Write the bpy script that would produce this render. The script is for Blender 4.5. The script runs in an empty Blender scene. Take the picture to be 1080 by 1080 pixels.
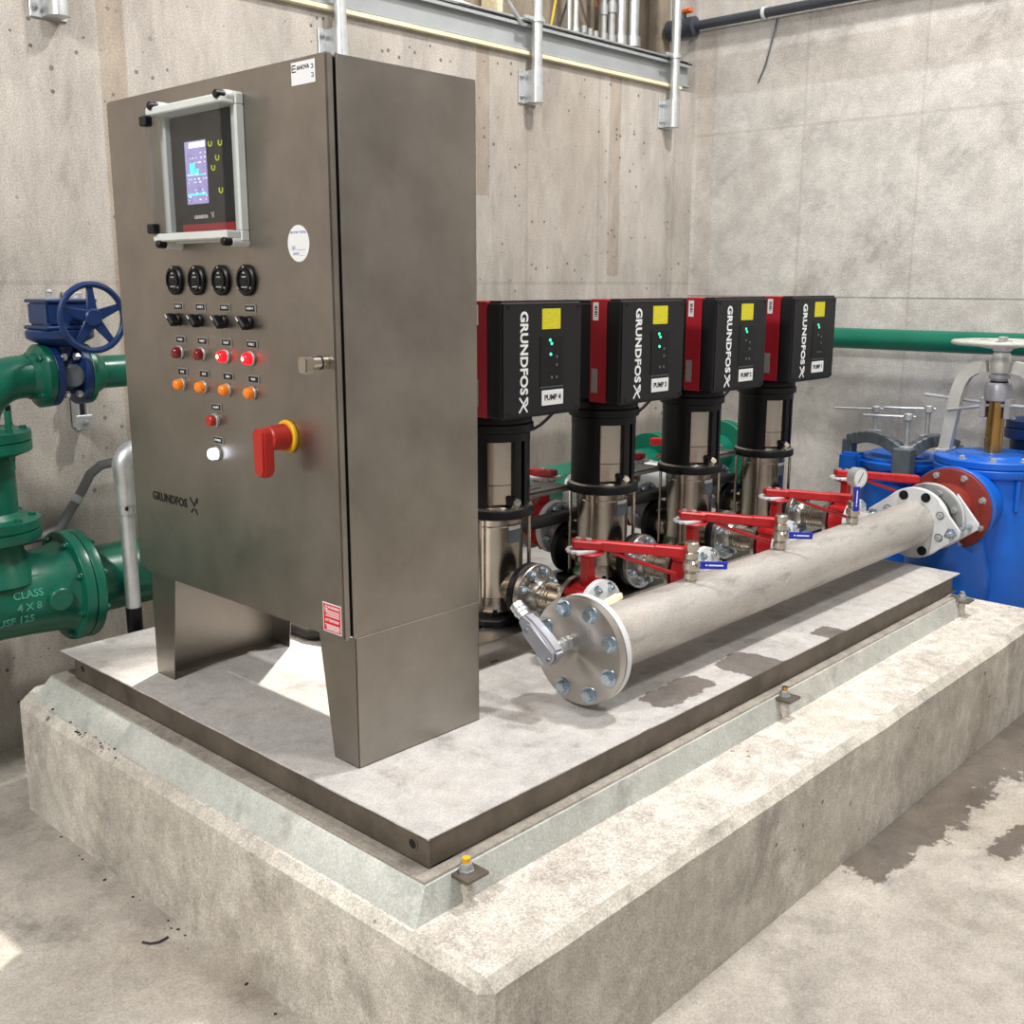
import bpy, bmesh, math, random
from mathutils import Vector, Matrix, noise
random.seed(4)
S = bpy.context.scene
COL = S.collection
PI = math.pi

# ------------------------------------------------------------------ camera, world, lights, exposure
cam_data = bpy.data.cameras.new('camera')
cam = bpy.data.objects.new('camera', cam_data)
COL.objects.link(cam)
YAW, PITCH, ROLL, FPX = 0.7523, -0.211, 0.0014, 1129.9
fw = Vector((math.cos(YAW) * math.cos(PITCH), math.sin(YAW) * math.cos(PITCH), math.sin(PITCH)))
rt = Vector((math.sin(YAW), -math.cos(YAW), 0))
up = rt.cross(fw)
r2 = rt * math.cos(ROLL) + up * math.sin(ROLL)
u2 = up * math.cos(ROLL) - rt * math.sin(ROLL)
cam.matrix_world = Matrix(((r2.x, u2.x, -fw.x, -1.3885), (r2.y, u2.y, -fw.y, -1.7648), (r2.z, u2.z, -fw.z, 1.0629), (0, 0, 0, 1)))
cam_data.sensor_width = 36
cam_data.lens = 36 * FPX / 1080
cam_data.clip_start = 0.05
S.camera = cam

world = bpy.data.worlds.new('world')
S.world = world
world.use_nodes = True
world.node_tree.nodes['Background'].inputs[0].default_value = (0.98, 0.98, 1.0, 1)
world.node_tree.nodes['Background'].inputs[1].default_value = 0.36

def area(name, loc, target, sx, sy, power, color):
    d = bpy.data.lights.new(name, 'AREA'); d.shape = 'RECTANGLE'; d.size = sx; d.size_y = sy
    d.energy = power; d.color = color
    o = bpy.data.objects.new(name, d); COL.objects.link(o); o.location = loc
    o.rotation_euler = (Vector(target) - Vector(loc)).to_track_quat('-Z', 'Y').to_euler()
    return o
area('high_bay_and_fill_light', (2.3, -0.7, 5.2), (1.6, 0.0, 0), 0.35, 0.35, 225, (1.0, 0.97, 0.93))
area('high_bay_and_fill_light', (-3.3, -0.4, 3.6), (-0.3, 0.3, 0), 0.6, 0.6, 165, (1.0, 0.97, 0.94))  # fill added on the left to brighten the plinth front and left wall
area('high_bay_and_fill_light', (0.9, -2.7, 4.7), (1.8, 0.6, 0.3), 0.5, 0.5, 95, (1.0, 0.97, 0.94))  # extra fill, added to brighten the walls and the plinth's near side
sp = bpy.data.lights.new('upper_floor_light', 'SPOT')
sp.energy = 2000; sp.spot_size = math.radians(17); sp.spot_blend = 0.3; sp.shadow_soft_size = 0.05; sp.color = (1.0, 0.93, 0.84)
spo = bpy.data.objects.new('upper_floor_light', sp); COL.objects.link(spo)
spo.location = (2.5, 2.07, 3.0)
spo.rotation_euler = (Vector((0.27, 0.80, 0)) - spo.location).to_track_quat('-Z', 'Y').to_euler()

S.view_settings.view_transform = 'Standard'
S.view_settings.look = 'None'
S.view_settings.gamma = 1
S.view_settings.use_curve_mapping = False
S.view_settings.exposure = 0.0

# ------------------------------------------------------------------ materials
def lin(c):
    return tuple(((v / 255) / 12.92 if v / 255 <= 0.04045 else ((v / 255 + 0.055) / 1.055) ** 2.4) for v in c) + (1,)
def nodes(m):
    m.use_nodes = True
    return m.node_tree.nodes, m.node_tree.links
def plain(name, c, rough=0.5, metal=0.0, var=0.0, vscale=12, bump=0.0, bscale=60, emit=0.0, spec=0.5, coat=0.0, vstretch=(1, 1, 1)):
    """A procedural material: base colour with soft noise variation, roughness variation and fine relief."""
    m = bpy.data.materials.new(name)
    N, L = nodes(m)
    b = N['Principled BSDF']
    c1 = lin(c)
    b.inputs['Roughness'].default_value = rough
    b.inputs['Metallic'].default_value = metal
    b.inputs['Specular IOR Level'].default_value = spec
    b.inputs['Coat Weight'].default_value = coat
    tc = N.new('ShaderNodeTexCoord')
    mp = N.new('ShaderNodeMapping'); mp.inputs['Scale'].default_value = vstretch
    L.new(tc.outputs['Object'], mp.inputs['Vector'])
    if var > 0:
        nz = N.new('ShaderNodeTexNoise'); nz.inputs['Scale'].default_value = vscale; nz.inputs['Detail'].default_value = 6
        nz.inputs['Roughness'].default_value = 0.65
        L.new(mp.outputs[0], nz.inputs['Vector'])
        cr = N.new('ShaderNodeValToRGB')
        cr.color_ramp.elements[0].position = 0.3; cr.color_ramp.elements[1].position = 0.7
        cr.color_ramp.elements[0].color = tuple(max(0, v * (1 - var)) for v in c1[:3]) + (1,)
        cr.color_ramp.elements[1].color = tuple(min(1, v * (1 + var)) for v in c1[:3]) + (1,)
        L.new(nz.outputs[0], cr.inputs[0]); L.new(cr.outputs[0], b.inputs['Base Color'])
        mr = N.new('ShaderNodeMapRange'); mr.inputs[3].default_value = max(0.03, rough - 0.12); mr.inputs[4].default_value = min(1, rough + 0.12)
        L.new(nz.outputs[0], mr.inputs[0]); L.new(mr.outputs[0], b.inputs['Roughness'])
    else:
        b.inputs['Base Color'].default_value = c1
    if bump > 0:
        n2 = N.new('ShaderNodeTexNoise'); n2.inputs['Scale'].default_value = bscale; n2.inputs['Detail'].default_value = 4
        L.new(mp.outputs[0], n2.inputs['Vector'])
        bp = N.new('ShaderNodeBump'); bp.inputs['Strength'].default_value = bump; bp.inputs['Distance'].default_value = 0.004
        L.new(n2.outputs[0], bp.inputs['Height']); L.new(bp.outputs[0], b.inputs['Normal'])
    if emit > 0:
        b.inputs['Emission Color'].default_value = c1
        b.inputs['Emission Strength'].default_value = emit
    return m

def concrete(name, light, mid, dark, stain=None, scale=1.6, pits=0.35, bump=0.5, rough=0.88, stretch=(1, 1, 0.55), wet=None, bands=None, fine=0.12, pit_scale=22, mottle=0.55):
    """Weathered concrete from world position: cloudy tone, blotchy stains, bug holes and grain.
    wet: list of (x0,x1,y0,y1) soft boxes that are wet and dark; bands: list of (axis, centre, half width, tone) cast form strips."""
    m = bpy.data.materials.new(name)
    N, L = nodes(m)
    b = N['Principled BSDF']
    b.inputs['Roughness'].default_value = rough
    b.inputs['Specular IOR Level'].default_value = 0.3
    g = N.new('ShaderNodeNewGeometry')
    mp = N.new('ShaderNodeMapping'); mp.inputs['Scale'].default_value = stretch
    L.new(g.outputs['Position'], mp.inputs['Vector'])
    def noi(sc, det=8, rg=0.6, dist=0.0, src=None):
        n = N.new('ShaderNodeTexNoise'); n.inputs['Scale'].default_value = sc; n.inputs['Detail'].default_value = det
        n.inputs['Roughness'].default_value = rg; n.inputs['Distortion'].default_value = dist
        L.new((src or mp.outputs[0]), n.inputs['Vector'])
        return n.outputs[0]
    def mix(f, a, bb, mode='MIX'):
        x = N.new('ShaderNodeMix'); x.data_type = 'RGBA'; x.blend_type = mode
        if isinstance(f, float): x.inputs[0].default_value = f
        else: L.new(f, x.inputs[0])
        for i, v in ((6, a), (7, bb)):
            if isinstance(v, tuple): x.inputs[i].default_value = v
            else: L.new(v, x.inputs[i])
        return x.outputs[2]
    def math_(op, a, bb=None, cl=False):
        x = N.new('ShaderNodeMath'); x.operation = op; x.use_clamp = cl
        for i, v in enumerate((a, bb)):
            if v is None: continue
            if isinstance(v, (int, float)): x.inputs[i].default_value = v
            else: L.new(v, x.inputs[i])
        return x.outputs[0]
    def rng(v, a, bb, c=0.0, d=1.0):
        x = N.new('ShaderNodeMapRange'); x.interpolation_type = 'SMOOTHSTEP'
        L.new(v, x.inputs[0])
        for i, q in enumerate((a, bb, c, d)): x.inputs[i + 1].default_value = q
        return x.outputs[0]
    big = noi(scale, 9, 0.68, 0.25)
    c = mix(rng(big, 0.36, 0.62), lin(mid), lin(light))
    c = mix(rng(noi(scale * 2.3, 9, 0.72, 0.35), 0.5, 0.72), c, lin(dark))
    mot = noi(scale * 7, 8, 0.75, 0.2)
    c = mix(mottle, c, mix(1.0, c, mix(rng(mot, 0.32, 0.68), (0.72, 0.71, 0.70, 1), (1.26, 1.25, 1.24, 1)), 'MULTIPLY'))
    if stain:
        c = mix(rng(noi(scale * 0.9 + 0.37, 7, 0.65, 0.4), 0.5, 0.75, 0.0, 0.6), c, lin(stain))
    sep = N.new('ShaderNodeSeparateXYZ'); L.new(g.outputs['Position'], sep.inputs[0])
    for (ax, cc, hw, tone, z0, z1) in (bands or []):
        d = math_('ABSOLUTE', math_('SUBTRACT', sep.outputs['xyz'.index(ax)], cc))
        k = rng(d, hw * 0.85, hw * 1.05, 1.0, 0.0)
        other = sep.outputs[2] if ax in 'xy' else sep.outputs[1]
        k = math_('MULTIPLY', k, math_('MULTIPLY', math_('GREATER_THAN', other, z0), math_('LESS_THAN', other, z1)))
        k = math_('MULTIPLY', k, rng(noi(9, 5), 0.2, 0.6, 0.55, 1.0))
        c = mix(k, c, mix(1.0, c, tone, 'MULTIPLY'))
    gr = noi(190, 3, 0.7, 0, g.outputs['Position'])
    c = mix(fine * 2.2, c, mix(1.0, c, mix(rng(gr, 0.3, 0.7), (0.45, 0.45, 0.45, 1), (1.55, 1.55, 1.55, 1)), 'MULTIPLY'))
    vo = N.new('ShaderNodeTexVoronoi'); vo.inputs['Scale'].default_value = pit_scale; vo.inputs['Randomness'].default_value = 1
    L.new(g.outputs['Position'], vo.inputs['Vector'])
    sepc = N.new('ShaderNodeSeparateColor'); L.new(vo.outputs['Color'], sepc.inputs[0])
    thr = math_('MULTIPLY', rng(sepc.outputs[0], 1.0 - pits, 1.0), 0.27)
    pit = math_('LESS_THAN', vo.outputs['Distance'], thr)
    pit = math_('MULTIPLY', pit, rng(noi(2.2, 4), 0.38, 0.56))
    c = mix(math_('MULTIPLY', pit, 0.72), c, lin((70, 64, 56)))
    r_in = None
    if wet:
        k = None
        for (x0, x1, y0, y1, e) in wet:
            kx = math_('MULTIPLY', rng(sep.outputs[0], x0 - e, x0 + e), rng(sep.outputs[0], x1 - e, x1 + e, 1.0, 0.0))
            ky = math_('MULTIPLY', rng(sep.outputs[1], y0 - e, y0 + e), rng(sep.outputs[1], y1 - e, y1 + e, 1.0, 0.0))
            kk = math_('MULTIPLY', kx, ky)
            k = kk if k is None else math_('MAXIMUM', k, kk)
        k = math_('ADD', k, math_('ADD', math_('MULTIPLY', math_('SUBTRACT', noi(5.5, 8, 0.65, 0.5), 0.5), 1.5), math_('MULTIPLY', math_('SUBTRACT', noi(24, 6, 0.7, 0.4), 0.5), 1.3)))
        k = rng(k, 0.48, 0.6)
        c = mix(k, c, mix(1.0, c, (0.36, 0.335, 0.32, 1), 'MULTIPLY'))
        r_in = rng(k, 0, 1, rough, 0.42)
        L.new(r_in, b.inputs['Roughness'])
    L.new(c, b.inputs['Base Color'])
    h = math_('ADD', math_('MULTIPLY', noi(45, 6, 0.65), 0.7), math_('MULTIPLY', gr, 0.35))
    h = math_('SUBTRACT', h, math_('MULTIPLY', pit, 1.2))
    bp = N.new('ShaderNodeBump'); bp.inputs['Strength'].default_value = bump; bp.inputs['Distance'].default_value = 0.008
    L.new(h, bp.inputs['Height']); L.new(bp.outputs[0], b.inputs['Normal'])
    return m

STRIP = (0.80, 0.74, 0.69, 1)
JOINT = (0.88, 0.87, 0.855, 1)
M = {}
M['wall_back'] = concrete('board_formed_concrete', (190, 184, 176), (172, 166, 158), (146, 140, 133), (166, 152, 136), 1.1, 0.3, 0.5, 0.9, (1, 1, 0.35), fine=0.2, pit_scale=34,
    bands=[('x', 0.475, 0.05, (0.80, 0.73, 0.66, 1), -1, 3), ('x', 2.225, 0.045, STRIP, 1.45, 3), ('x', 3.19, 0.05, STRIP, 1.1, 3), ('x', 3.06, 0.008, JOINT, -1, 3), ('x', 2.52, 0.01, JOINT, -1, 3), ('x', 3.72, 0.012, JOINT, -1, 3),
           ('z', 1.06, 0.008, JOINT, -9, 9), ('x', 1.36, 0.01, JOINT, -1, 3)])
M['wall_right'] = concrete('pale_cast_concrete', (206, 203, 198), (192, 189, 184), (168, 164, 159), (194, 185, 173), 1.25, 0.55, 0.5, 0.9, (1, 0.8, 0.8), fine=0.22,
    bands=[('y', 1.12, 0.008, JOINT, -1, 3), ('y', 0.5, 0.007, JOINT, -1, 3), ('z', 1.86, 0.008, JOINT, -9, 9), ('z', 0.99, 0.004, (0.5, 0.48, 0.46, 1), -9, 9), ('z', 2.16, 0.11, (0.87, 0.85, 0.83, 1), -9, 9), ('y', 1.72, 0.06, (0.92, 0.89, 0.86, 1), -1, 3)], pit_scale=26)
M['wall_upper'] = concrete('brown_upper_concrete', (150, 140, 126), (132, 122, 108), (108, 99, 87), (140, 122, 100), 1.6, 0.3, 0.4)
M['floor'] = concrete('trowelled_floor_concrete', (190, 184, 174), (170, 164, 155), (142, 137, 130), (162, 149, 133), 1.15, 0.0, 0.35, 0.8, (1, 1, 1), fine=0.15,
    wet=[(1.15, 6.0, -0.75, -0.3, 0.1), (2.05, 6, -1.1, -0.3, 0.12), (1.5, 1.75, -0.95, -0.86, 0.05)])
M['plinth'] = concrete('whitewashed_plinth_concrete', (216, 211, 200), (192, 187, 176), (160, 155, 146), (178, 169, 154), 1.9, 0.1, 0.7, 0.92, (1, 1, 0.8), pit_scale=30, fine=0.18, mottle=0.7)
M['plinth_top'] = concrete('rough_screed_concrete', (222, 216, 207), (202, 195, 186), (172, 165, 157), (204, 191, 175), 3.2, 0.15, 1.0, 0.95, (1, 1, 1), pit_scale=40, fine=0.24, mottle=0.7)
M['grout'] = concrete('grey_green_grout', (200, 202, 195), (182, 185, 178), (160, 162, 155), (172, 168, 156), 3.0, 0.0, 0.3, 0.8, (1, 1, 1), mottle=0.3)
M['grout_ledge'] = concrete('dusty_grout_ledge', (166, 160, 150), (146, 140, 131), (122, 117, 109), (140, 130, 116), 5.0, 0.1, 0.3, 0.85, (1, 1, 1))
M['skid_plate'] = concrete('dusty_deck_steel', (192, 190, 187), (176, 173, 170), (148, 144, 140), (176, 167, 157), 2.8, 0.0, 0.2, 0.62, (1, 1, 1), fine=0.14, mottle=0.4,
    wet=[(1.1, 1.28, -0.38, -0.2, 0.03), (1.55, 1.66, -0.38, -0.27, 0.02), (0.75, 1.0, -0.3, -0.2, 0.03)])
M['skid_edge'] = plain('weathered_skid_steel', (112, 104, 94), 0.5, 0.6, 0.35, 9, 0.25, 40)

def brushed(name, c, rough, direction, dirty=0.25):
    """Brushed stainless steel: fine streaks along one axis, a soft smear of grime."""
    m = bpy.data.materials.new(name)
    N, L = nodes(m)
    b = N['Principled BSDF']
    b.inputs['Metallic'].default_value = 1
    tc = N.new('ShaderNodeTexCoord')
    mp = N.new('ShaderNodeMapping'); mp.inputs['Scale'].default_value = direction
    L.new(tc.outputs['Object'], mp.inputs['Vector'])
    n1 = N.new('ShaderNodeTexNoise'); n1.inputs['Scale'].default_value = 30; n1.inputs['Detail'].default_value = 5
    L.new(mp.outputs[0], n1.inputs['Vector'])
    n2 = N.new('ShaderNodeTexNoise'); n2.inputs['Scale'].default_value = 5; n2.inputs['Detail'].default_value = 7; n2.inputs['Roughness'].default_value = 0.65
    L.new(tc.outputs['Object'], n2.inputs['Vector'])
    cr = N.new('ShaderNodeValToRGB')
    c1 = lin(c)
    cr.color_ramp.elements[0].position = 0.32; cr.color_ramp.elements[1].position = 0.62
    cr.color_ramp.elements[0].color = tuple(v * (1 - dirty) for v in c1[:3]) + (1,)
    cr.color_ramp.elements[1].color = c1
    L.new(n2.outputs[0], cr.inputs[0]); L.new(cr.outputs[0], b.inputs['Base Color'])
    mr = N.new('ShaderNodeMapRange'); mr.inputs[3].default_value = rough - 0.08; mr.inputs[4].default_value = rough + 0.14
    L.new(n2.outputs[0], mr.inputs[0]); L.new(mr.outputs[0], b.inputs['Roughness'])
    bp = N.new('ShaderNodeBump'); bp.inputs['Strength'].default_value = 0.06; bp.inputs['Distance'].default_value = 0.002
    L.new(n1.outputs[0], bp.inputs['Height']); L.new(bp.outputs[0], b.inputs['Normal'])
    return m
M['cab'] = brushed('brushed_stainless_cabinet', (165, 159, 151), 0.34, (1, 1, 30), 0.22)
M['steel'] = brushed('polished_stainless', (205, 196, 182), 0.2, (20, 20, 1), 0.25)
M['pipe'] = concrete('pickled_stainless_pipe', (196, 192, 186), (180, 176, 170), (150, 146, 141), (172, 160, 146), 4.0, 0.0, 0.05, 0.4, (0.6, 2, 2), fine=0.1, mottle=0.1)
M['pipe'].node_tree.nodes['Principled BSDF'].inputs['Metallic'].default_value = 0.3
M['machined'] = brushed('machined_flange_steel', (186, 182, 176), 0.27, (10, 10, 10), 0.2)
M['turned'] = brushed('turned_flange_face', (190, 186, 180), 0.3, (10, 10, 10), 0.12)
_p = M['turned'].node_tree.nodes['Principled BSDF']; _p.inputs['Anisotropic'].default_value = 0.85
_tg = M['turned'].node_tree.nodes.new('ShaderNodeTangent'); _tg.direction_type = 'RADIAL'; _tg.axis = 'X'
M['turned'].node_tree.links.new(_tg.outputs[0], _p.inputs['Tangent'])
M['zinc'] = plain('zinc_plated_steel', (190, 204, 214), 0.26, 0.95, 0.12, 30)
M['galv'] = plain('galvanised_steel', (208, 211, 212), 0.42, 0.8, 0.1, 25, 0.05)
M['galv_dull'] = plain('dull_galvanised_steel', (176, 178, 178), 0.5, 0.55, 0.14, 18, 0.08)
M['stay'] = plain('dull_stay_steel', (112, 109, 103), 0.55, 0.3, 0.2, 14, 0.05)
M['alu'] = plain('cast_aluminium', (160, 160, 168), 0.42, 0.45, 0.1, 25, 0.1)
M['white'] = plain('white_painted_iron', (214, 217, 218), 0.4, 0, 0.08, 14, 0.06)
M['white_plastic'] = plain('pale_grey_plastic', (206, 211, 208), 0.45, 0, 0.04, 20)
M['black'] = plain('black_painted_casting', (9, 9, 13), 0.42, 0, 0.15, 20, 0.05, spec=0.35)
M['black_plastic'] = plain('charcoal_moulded_plastic', (21, 22, 25), 0.45, 0, 0.08, 30, 0.04, 200, spec=0.35)
M['gap'] = plain('black_rubber_seal', (14, 12, 11), 0.8, 0)
M['rubber'] = plain('dark_rubber_cable', (44, 42, 42), 0.6, 0, 0.15, 20)
M['red'] = plain('red_painted_iron', (178, 22, 28), 0.35, 0, 0.14, 14, 0.08)
M['red_box'] = plain('crimson_housing', (158, 14, 34), 0.45, 0, 0.06, 14)
M['red_plastic'] = plain('red_plastic_handle', (176, 40, 30), 0.42, 0, 0.1, 20)
M['yellow'] = plain('yellow_plastic', (232, 178, 30), 0.5, 0, 0.05, 20)
M['yellow_label'] = plain('yellow_label', (208, 200, 34), 0.6, 0, 0.3, 260)
M['label'] = plain('white_label', (226, 228, 228), 0.6, 0, 0.03, 20)
M['silver_label'] = plain('silver_label', (150, 148, 146), 0.5, 0.3, 0.1, 60)
M['ink'] = plain('black_print', (18, 18, 18), 0.6, 0)
M['blue_ink'] = plain('blue_print', (70, 90, 170), 0.6, 0)
M['white_ink'] = plain('white_print', (232, 234, 234), 0.6, 0)
M['red_label'] = plain('red_label', (206, 24, 44), 0.5, 0, 0.05, 20)
M['green'] = plain('green_pipe_paint', (5, 90, 70), 0.34, 0, 0.22, 9, 0.18, 30)
M['pale_green'] = plain('edge_lightened_green', (70, 150, 128), 0.45, 0, 0.2, 30)  # letters share the tee's green; their light edges are put into this paler colour
M['green_r'] = plain('sea_green_pipe_paint', (8, 104, 82), 0.32, 0, 0.12, 6, 0.05)
M['navy'] = plain('navy_valve_paint', (16, 46, 94), 0.4, 0, 0.22, 16, 0.15, 40)
M['blue'] = plain('blue_strainer_paint', (16, 98, 200), 0.34, 0, 0.14, 4, 0.1, 18)
M['brown'] = plain('red_oxide_primer', (128, 40, 30), 0.55, 0, 0.2, 10, 0.15)
M['grey_iron'] = plain('grey_painted_iron', (92, 100, 106), 0.5, 0.2, 0.15, 20, 0.15)
M['yoke'] = plain('pale_grey_cast_iron', (192, 192, 184), 0.5, 0.1, 0.12, 14, 0.1)
M['brass'] = plain('brass', (190, 152, 92), 0.25, 0.95, 0.06, 12)
M['nickel'] = plain('nickel_plated_brass', (206, 200, 188), 0.24, 0.95, 0.08, 20)
M['blue_vinyl'] = plain('blue_vinyl_grip', (20, 44, 170), 0.45, 0, 0.08, 20)
M['amber'] = plain('amber_lens', (240, 130, 20), 0.2, 0, 0.1, 60, emit=0.06, coat=0.5)
M['ruby'] = plain('dark_red_lens', (120, 10, 20), 0.2, 0, 0.1, 60, coat=0.5)
M['ruby_lit'] = plain('lit_red_lens', (240, 20, 34), 0.3, 0, emit=1.6)
M['ruby_core'] = plain('lit_red_core', (255, 190, 150), 0.3, 0, emit=3.0)
M['white_lit'] = plain('lit_white_lens', (225, 235, 255), 0.3, 0, emit=4.0)
M['led'] = plain('green_led', (60, 230, 170), 0.3, 0, emit=2.0)
M['screen_bg'] = plain('lit_screen', (150, 140, 190), 0.3, 0, 0.3, 30, emit=0.75)
M['screen_bright'] = plain('lit_screen_white', (232, 236, 250), 0.3, 0, emit=1.0)
M['screen_cyan'] = plain('lit_screen_cyan', (90, 220, 235), 0.3, 0, emit=1.0)
M['lime'] = plain('yellow_green_print', (206, 230, 40), 0.4, 0, emit=0.25)
M['wood'] = plain('raw_timber', (236, 224, 192), 0.8, 0, 0.18, 20, 0.1, 40, vstretch=(0.2, 3, 3))
M['beam'] = plain('grey_painted_beam', (164, 168, 170), 0.45, 0.1, 0.08, 6, 0.05)
M['pvc'] = plain('dark_grey_plastic_pipe', (58, 62, 70), 0.45, 0, 0.1, 10)
M['orange'] = plain('orange_plastic', (222, 96, 34), 0.5, 0, 0.06, 20)
M['conduit_grey'] = plain('grey_flexible_conduit', (128, 128, 128), 0.5, 0.1, 0.12, 20)
M['copper'] = plain('copper_tube', (190, 130, 96), 0.35, 0.8, 0.1, 20)
M['yellow_cable'] = plain('yellow_cable', (206, 178, 60), 0.5, 0)
M['debris'] = plain('dark_grit', (52, 46, 40), 0.8, 0)
M['glass'] = bpy.data.materials.new('clear_polycarbonate')
_N, _L = nodes(M['glass'])
_b = _N['Principled BSDF']
_b.inputs['Base Color'].default_value = (0.93, 0.95, 0.95, 1)
_b.inputs['Transmission Weight'].default_value = 1.0
_b.inputs['Roughness'].default_value = 0.03
_b.inputs['IOR'].default_value = 1.02
_b.inputs['Specular IOR Level'].default_value = 0.8
_t = _N.new('ShaderNodeBsdfTransparent'); _t.inputs[0].default_value = (0.92, 0.93, 0.93, 1)
_gl = _N.new('ShaderNodeBsdfGlossy'); _gl.inputs['Roughness'].default_value = 0.05
_mx = _N.new('ShaderNodeMixShader'); _mx.inputs[0].default_value = 0.06
_L.new(_t.outputs[0], _mx.inputs[1]); _L.new(_gl.outputs[0], _mx.inputs[2])
_L.new(_mx.outputs[0], _N['Material Output'].inputs['Surface'])

# ------------------------------------------------------------------ mesh helpers
V = Vector
def basis(d):
    d = V(d).normalized()
    a = V((0, 0, 1)) if abs(d.z) < 0.9 else V((1, 0, 0))
    x = a.cross(d).normalized()
    return x, d.cross(x), d

class MB:
    def __init__(self): self.v = []; self.f = []
    def add(self, vs, fs):
        k = len(self.v); self.v += [V(p) for p in vs]; self.f += [tuple(i + k for i in f) for f in fs]; return self
    def box(self, x0, x1, y0, y1, z0, z1):
        return self.add([(x, y, z) for z in (z0, z1) for y in (y0, y1) for x in (x0, x1)],
                        [(0, 2, 3, 1), (4, 5, 7, 6), (0, 1, 5, 4), (2, 6, 7, 3), (0, 4, 6, 2), (1, 3, 7, 5)])
    def obox(self, c, ex, ey, ez, sx, sy, sz):
        c, ex, ey, ez = V(c), V(ex).normalized(), V(ey).normalized(), V(ez).normalized()
        return self.add([c + ex * a * sx / 2 + ey * b * sy / 2 + ez * d * sz / 2 for d in (-1, 1) for b in (-1, 1) for a in (-1, 1)],
                        [(0, 2, 3, 1), (4, 5, 7, 6), (0, 1, 5, 4), (2, 6, 7, 3), (0, 4, 6, 2), (1, 3, 7, 5)])
    def lathe(self, o, d, prof, n=28, a0=0.0, cap=True):
        """prof: list of (radius, height along d)"""
        o = V(o); x, y, d = basis(d)
        vs, fs = [], []
        for (r, h) in prof:
            for i in range(n):
                a = a0 + 2 * PI * i / n
                vs.append(o + d * h + (x * math.cos(a) + y * math.sin(a)) * r)
        for k in range(len(prof) - 1):
            for i in range(n):
                j = (i + 1) % n
                fs.append((k * n + i, k * n + j, (k + 1) * n + j, (k + 1) * n + i))
        if cap:
            fs.append(tuple(reversed(range(n)))); fs.append(tuple(range((len(prof) - 1) * n, len(prof) * n)))
        return self.add(vs, fs)
    def cyl(self, p, q, r, n=24, r2=None, bev=0.0):
        p, q = V(p), V(q); L = (q - p).length; r2 = r if r2 is None else r2
        pr = [(r, 0), (r2, L)] if bev == 0 else [(r - bev, 0), (r, bev), (r2, L - bev), (r2 - bev, L)]
        return self.lathe(p, q - p, pr, n)
    def pipe_ring(self, p, q, ro, ri, n=32):
        p, q = V(p), V(q); L = (q - p).length
        return self.lathe(p, q - p, [(ri, 0), (ro, 0), (ro, L), (ri, L), (ri, 0)], n, cap=False)
    def tube(self, pts, r, n=10, cap=True, closed=False):
        pts = [V(p) for p in pts]
        m = len(pts); vs, fs = [], []
        x = None
        rs = r if isinstance(r, (list, tuple)) else [r] * m
        for k, p in enumerate(pts):
            if closed: d = pts[(k + 1) % m] - pts[k - 1]
            else: d = pts[min(k + 1, m - 1)] - pts[max(k - 1, 0)]
            d.normalize()
            if x is None: x = basis(d)[0]
            x = (x - d * x.dot(d)).normalized()
            y = d.cross(x)
            for i in range(n):
                a = 2 * PI * i / n
                vs.append(p + (x * math.cos(a) + y * math.sin(a)) * rs[k])
        for k in range(m if closed else m - 1):
            k2 = (k + 1) % m
            for i in range(n):
                j = (i + 1) % n
                fs.append((k * n + i, k * n + j, k2 * n + j, k2 * n + i))
        if cap and not closed:
            fs.append(tuple(reversed(range(n)))); fs.append(tuple(range((m - 1) * n, m * n)))
        return self.add(vs, fs)
    def prism(self, poly, o, u, v, t):
        """polygon in the u,v plane at o, extruded along u x v by t"""
        o, u, v = V(o), V(u), V(v); w = u.cross(v).normalized() * t
        n = len(poly)
        vs = [o + u * a + v * b for a, b in poly] + [o + u * a + v * b + w for a, b in poly]
        fs = [tuple(reversed(range(n))), tuple(range(n, 2 * n))] + [(i, (i + 1) % n, n + (i + 1) % n, n + i) for i in range(n)]
        return self.add(vs, fs)
    def arc(self, r0, r1, a0, a1, z0, z1, n=12, o=(0, 0)):
        vs, fs = [], []
        for i in range(n + 1):
            a = math.radians(a0 + (a1 - a0) * i / n); c, s = math.cos(a), math.sin(a)
            vs += [(o[0] + r0 * c, o[1] + r0 * s, z0), (o[0] + r1 * c, o[1] + r1 * s, z0), (o[0] + r1 * c, o[1] + r1 * s, z1), (o[0] + r0 * c, o[1] + r0 * s, z1)]
        for i in range(n):
            b = i * 4; e = b + 4
            for k in range(4): fs.append((b + k, b + (k + 1) % 4, e + (k + 1) % 4, e + k))
        fs.append((0, 3, 2, 1)); fs.append((n * 4, n * 4 + 1, n * 4 + 2, n * 4 + 3))
        return self.add(vs, fs)
    def mesh(self, name, mat, off=None, ang=35, bevel=0.0, seg=1):
        bm = bmesh.new()
        off = V(off) if off is not None else V((0, 0, 0))
        vv = [bm.verts.new(p - off) for p in self.v]
        for f in self.f:
            try: bm.faces.new([vv[i] for i in f])
            except ValueError: pass
        bmesh.ops.recalc_face_normals(bm, faces=bm.faces)
        if bevel > 0:
            bmesh.ops.bevel(bm, geom=[e for e in bm.edges if e.is_manifold and e.calc_face_angle(0) > math.radians(40)], offset=bevel, segments=seg, affect='EDGES', clamp_overlap=True)
        for f in bm.faces: f.smooth = True
        lim = math.radians(ang)
        for e in bm.edges:
            e.smooth = e.is_manifold and e.calc_face_angle(0) < lim
        me = bpy.data.meshes.new(name); bm.to_mesh(me); bm.free()
        me.materials.append(M[mat] if isinstance(mat, str) else mat)
        return me
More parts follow.
